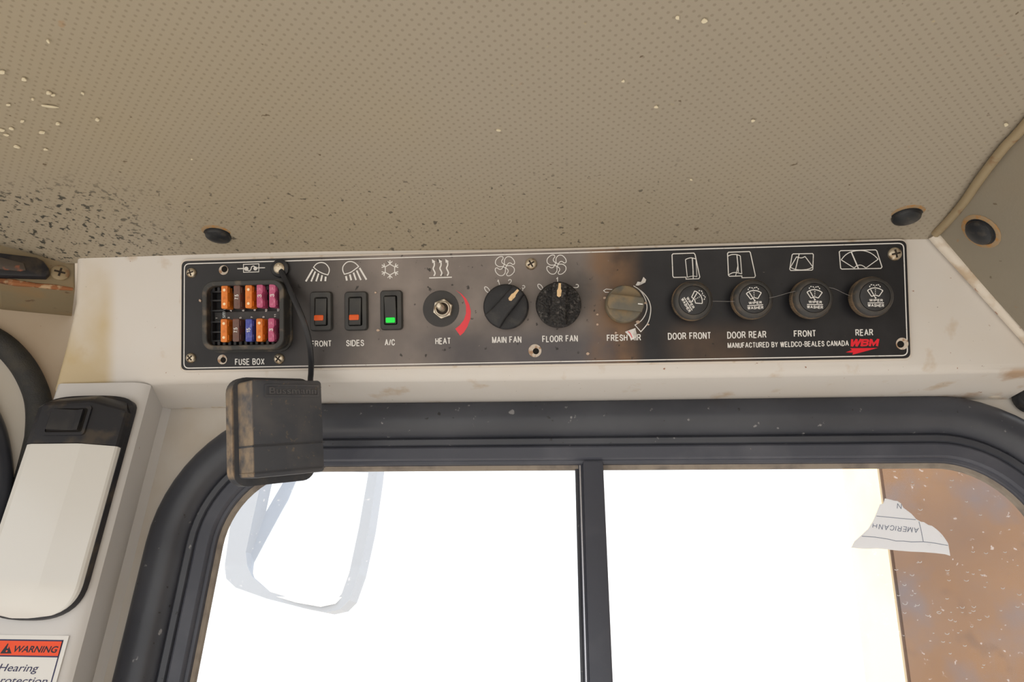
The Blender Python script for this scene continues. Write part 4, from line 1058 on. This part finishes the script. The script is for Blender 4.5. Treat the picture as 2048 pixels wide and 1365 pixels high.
k0 = wp(82, 872, HP + lh); k1 = wp(186, 812, HP + lh); o0 = Vector(((la + lb) / 2, lt))
ra = k0 - o0; rb = k1 - o0
bm = bmesh.new(); wall_ring(bm, rrect(ra.x, ra.y, rb.x, rb.y, .003, 4), rrect(ra.x + .0025, ra.y + .0025, rb.x - .0025, rb.y - .0025, .002, 4), lh - .001, lh + .0010)
obj('switch_surround', bm, lampblk, lamp)
bm = bmesh.new(); flatpoly(bm, rrect(ra.x + .002, ra.y + .002, rb.x - .002, rb.y - .002, .002, 4), lh + .0002)
sw_ = obj('switch_well', bm, holem, lamp)
x0_, x1_, y0_, y1_ = ra.x + .006, rb.x - .0055, ra.y + .004, rb.y - .004; xm = x0_ + (x1_ - x0_) * .52
bm = bmesh.new(); prof = [(x0_, .0002), (x0_, .0050), (xm, .0022), (xm + .006, .0012), (x1_, .0030), (x1_, .0002)]
A_ = [bm.verts.new((x, y0_, lh + q)) for x, q in prof]; B_ = [bm.verts.new((x, y1_, lh + q)) for x, q in prof]
for i in range(len(prof)): j = (i + 1) % len(prof); bm.faces.new((A_[i], A_[j], B_[j], B_[i]))
bm.faces.new(A_); bm.faces.new(B_[::-1]); obj('lamp_switch', bm, blackp, lamp)

# ------------------------------------------------------------------ warning label on the pillar
w1 = wp(138.5, 1272.5, HP); hgt = .12; wid = .098
lab = thing('warning_label', 'white hearing protection warning label with orange header on the pillar', 'label', MW @ T(w1.x, w1.y, HP))
bm = bmesh.new(); box(bm, -wid, -hgt, 0, 0, 0, .0003); obj('sheet', bm, lab_white, lab)
def lp(px, py): q = wp(px, py, HP) - w1; return Vector((q.x, q.y))
e = lp(128, 1281); f_ = lp(120, 1313)
z1 = .0004
bm = bmesh.new(); flatpoly(bm, [(-wid + .005, f_.y - .001), (e.x, f_.y - .001), (e.x, e.y), (-wid + .005, e.y)], z1); obj('header_border', bm, navy_ink, lab)
bm = bmesh.new(); flatpoly(bm, [(-wid + .006, f_.y), (e.x - .001, f_.y), (e.x - .001, e.y - .001), (-wid + .006, e.y - .001)], z1 + .00005); obj('header', bm, orange_ink, lab)
bm = bmesh.new()
for xa in (e.x - .0005, -wid + .0055): stroke(bm, [(xa, e.y), (xa, -hgt + .005)], .0010, z1)
obj('border_line', bm, navy_ink, lab)
def lword(s, x0, x1, y0, y1, m, bold, shear):
    a_ = lp(x0, y1); b_ = lp(x1, y1); c_ = lp(x0, y0)
    text_at('lettering', s, m, lab, a_, Vector((b_.x - a_.x, 0)), Vector((0, c_.y - a_.y)), z1 + .0001, bold, shear)
lword('WARNING', 27, 115, 1292, 1305.5, black_ink, .022, .2)
t0, t1, t2 = lp(1, 1308), lp(24, 1308), lp(17, 1287)
bm = bmesh.new(); flatpoly(bm, [tuple(t0), tuple(t1), tuple(t2)], z1 + .0001); obj('alert_triangle', bm, black_ink, lab)
bm = bmesh.new(); q = (t0 + t1) / 2; stroke(bm, [(q.x + .0005, q.y + .0068), (q.x + .0002, q.y + .0034)], .0011, z1 + .00015); flatpoly(bm, circ(q.x + .0002, q.y + .0016, .0007, 10), z1 + .00015); obj('alert_mark', bm, orange_ink, lab)
lword('Hearing', -5, 75, 1328.5, 1348, navy_ink, 0, .2)
lword('protection', -16, 93, 1354.5, 1373, navy_ink, 0, .2)

# ------------------------------------------------------------------ torn paper on the glass
zg = GZ - .0050
o_ = wp(1800, 1060, zg)
pap = thing('torn_paper', 'torn white printed paper stuck on the right window pane', 'paper', MW @ T(o_.x, o_.y, zg))
def gp(px, py): q = wp(px, py, zg) - o_; return (q.x, q.y)
s = 8.533; Zp = lambda pts: [gp(1680 + x / s, 980 + y / s) for x, y in pts]
edge = [(190, 990), (250, 880), (350, 790), (480, 670), (560, 540), (620, 400), (680, 250), (740, 235), (765, 150), (800, 158), (870, 172), (920, 188), (980, 195), (1040, 235), (1080, 310), (1150, 360), (1220, 415), (1270, 470), (1300, 505), (1380, 548), (1430, 555), (1500, 600), (1570, 620), (1650, 680), (1700, 725), (1750, 780), (1800, 850), (1845, 920), (1860, 1010), (1880, 1130), (1800, 1105), (1640, 1085), (1430, 1068), (1200, 1058), (1000, 1042), (800, 1020), (640, 1005), (480, 1012), (330, 1005)]
bm = bmesh.new(); prism(bm, Zp(edge)[::-1], 0, .0002)
pm = bpy.data.materials.new('thin_paper'); pm.use_nodes = True; N = pm.node_tree.nodes; Lk = pm.node_tree.links
N.remove(N['Principled BSDF']); d_ = N.new('ShaderNodeBsdfDiffuse'); d_.inputs[0].default_value = (.86, .86, .88, 1); tl = N.new('ShaderNodeBsdfTranslucent'); tl.inputs[0].default_value = (.95, .95, .96, 1)
mx = N.new('ShaderNodeMixShader'); mx.inputs[0].default_value = .85; Lk.new(d_.outputs[0], mx.inputs[1]); Lk.new(tl.outputs[0], mx.inputs[2]); Lk.new(mx.outputs[0], N['Material Output'].inputs[0])
obj('sheet', bm, pm, pap)
grey_ink = mat('print_ink', (.20, .23, .32), .6)
bm = bmesh.new()
for pts_, wd in (([(620, 452), (960, 485), (1290, 515)], 7), ([(370, 797), (600, 812), (840, 850), (950, 878), (1080, 880), (1210, 893), (1420, 890), (1620, 915), (1840, 955)], 7), ([(1345, 548), (1385, 710), (1418, 888)], 7)):
    stroke(bm, Zp(pts_), wd * PXM / 8.5 * 1.5, .0003)
obj('ruled_line', bm, grey_ink, pap)
def ptext(s_, p0, px_, py_):
    a_, b_, c_ = [Vector(q) for q in Zp([p0, px_, py_])]
    print_at('lettering', s_, grey_ink, pap, a_, b_ - a_, c_ - a_, .0003, 1.3 * PXM)
ptext('AMERICAN', (1345, 652), (670, 590), (1330, 742))
ptext('H', (635, 585), (560, 575), (625, 662))
ptext('N', (1052, 240), (975, 235), (1045, 332))

# ================================================================== OUTSIDE
bm = bmesh.new(); box(bm, -120, -60, -.2, 120, 200, 0)
gm = mat('ground_dust', (.325, .312, .295), .9, [((.27, .24, .21), .4, .4, .7, .7)])
obj('ground', bm, gm, kind='structure')

# leaning orange steel column
WD = 1.75
cO = WO - wn * WD
def op(px, py, d=0): return hit(px, py, cO - wn * d, wn)
def column():
    bm = bmesh.new()
    top_l, top_r, bot_l, bot_r = op(1733, 760), op(2420, 700), op(1851, 1640), op(2560, 1700)
    def ext(a, b, t): return a + (b - a) * t
    fr = [ext(top_l, bot_l, 1.6), ext(top_r, bot_r, 1.6), ext(bot_r, top_r, 1.3), ext(bot_l, top_l, 1.3)]
    a = [bm.verts.new(p) for p in fr]; b = [bm.verts.new(p - wn * .30) for p in fr]
    bm.faces.new(a); bm.faces.new(b[::-1])
    for i in range(4): bm.faces.new((a[i], b[i], b[(i + 1) % 4], a[(i + 1) % 4]))
    bmesh.ops.recalc_face_normals(bm, faces=bm.faces)
    bmesh.ops.bevel(bm, geom=list(bm.edges), offset=.012, segments=2, affect='EDGES')
    return bm
colm = mat('orange_steel', (.30, .150, .062), .6, [((.235, .135, .085), 2.6, .38, .62, .85), ((.20, .16, .165), 5, .5, .68, .8), ((.16, .085, .05), 12, .6, .72, .5)], bump=(30, .1))  # brown weathering; the purple-grey blotches paint in a veiling reflection
colt = thing('steel_column', 'weathered orange steel column standing outside the right window pane', 'column', Matrix.Translation((op(2100, 1365).x, op(2100, 1365).y, 0)))
cti = colt.matrix_world.inverted()
obj('shaft', column(), colm, colt, cti)
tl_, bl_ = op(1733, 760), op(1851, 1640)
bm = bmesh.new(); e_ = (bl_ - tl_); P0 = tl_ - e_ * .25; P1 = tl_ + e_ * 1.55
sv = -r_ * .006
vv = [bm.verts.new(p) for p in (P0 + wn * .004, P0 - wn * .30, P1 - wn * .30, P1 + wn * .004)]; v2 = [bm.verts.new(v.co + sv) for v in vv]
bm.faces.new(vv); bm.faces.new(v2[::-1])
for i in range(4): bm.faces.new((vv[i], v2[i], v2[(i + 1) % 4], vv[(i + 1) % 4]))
obj('sunlit_flank', bm, mat('sunlit_cream', (.60, .46, .29), .6, [((.52, .36, .2), 3, .5, .7, .5)]), colt, cti)  # added plate, its pale cream stands in for sun on this flank

# rear view mirror on its arm
mD = .50
def mp_(px, py): return hit(px, py, WO - wn * mD, wn)
mo = mp_(610, 1080); MM = frame(mo, r_, wu, wn)
mi = MM.inverted()
def ml(px, py): q = mi @ mp_(px, py); return (q.x, q.y)
mir = thing('wing_mirror', 'rounded outside mirror seen pale through the left window pane', 'mirror', MM)
out_m = [ml(*p) for p in ((492, 930), (481, 973), (466, 1060), (456, 1135), (459, 1160), (478, 1178), (540, 1200), (610, 1218), (657, 1227), (685, 1221), (703, 1203), (722, 1150), (742, 1060), (757, 960), (768, 860), (755, 830), (720, 820), (600, 812), (530, 815), (508, 840))]
in_m = [ml(*p) for p in ((537, 930), (528, 968), (510, 1050), (498, 1107), (501, 1135), (511, 1157), (546, 1186), (600, 1202), (649, 1211), (675, 1205), (688, 1190), (703, 1148), (722, 1058), (739, 960), (750, 875), (740, 855), (710, 845), (605, 840), (560, 842), (546, 860))]
out_m = out_m[::-1] if sum(a[0] * b[1] - b[0] * a[1] for a, b in zip(out_m, out_m[1:] + out_m[:1])) < 0 else out_m
in_m = in_m[::-1] if sum(a[0] * b[1] - b[0] * a[1] for a, b in zip(in_m, in_m[1:] + in_m[:1])) < 0 else in_m
bm = bmesh.new(); wall_ring(bm, out_m, in_m, -.03, .012); obj('rim', bm, mat('mirror_rim', (.52, .57, .66), .5), mir)
bm = bmesh.new(); prism(bm, inset(in_m, -.004), -.003, 0)
my = sum(p[1] for p in in_m) / len(in_m)
for v in bm.verts: v.co.z += -.028 - (v.co.y - my) * math.tan(math.radians(17))
obj('mirror_glass', bm, mat('mirror_face', (.9, .92, .95), .05, metal=1), mir)
bm = bmesh.new(); ax, ay = ml(600, 830); tube(bm, [(ax, ay - .03, -.025), (ax, ay + .12, -.05), (ax - .1, ay + .2, -.05), (ax - .5, ay + .22, .3)], .012, 12); obj('arm', bm, mat('mirror_arm', (.3, .32, .36), .5), mir, smooth=50)

# dried water drops on the right pane
bm = bmesh.new(); rd = random.Random(11)
for k in range(70):
    px, py = (rd.uniform(1790, 2040), rd.uniform(950, 1350)) if k > 32 else (rd.gauss(1890, 45), rd.gauss(1190, 50))
    q = wp(px, py, GZ - .0045); r0 = rd.uniform(.0005, .0018); ea = rd.uniform(.5, 1.0)
    pts_ = [(q.x + r0 * math.cos(t), q.y + r0 * ea * math.sin(t)) for t in [math.pi * (1.05 + .9 * i / 8) for i in range(9)]]
    stroke(bm, pts_, .0005, GZ - .0048)
obj('water_marks', bm, mat('water_mark', (.75, .75, .78), .3), win, kind='stuff')
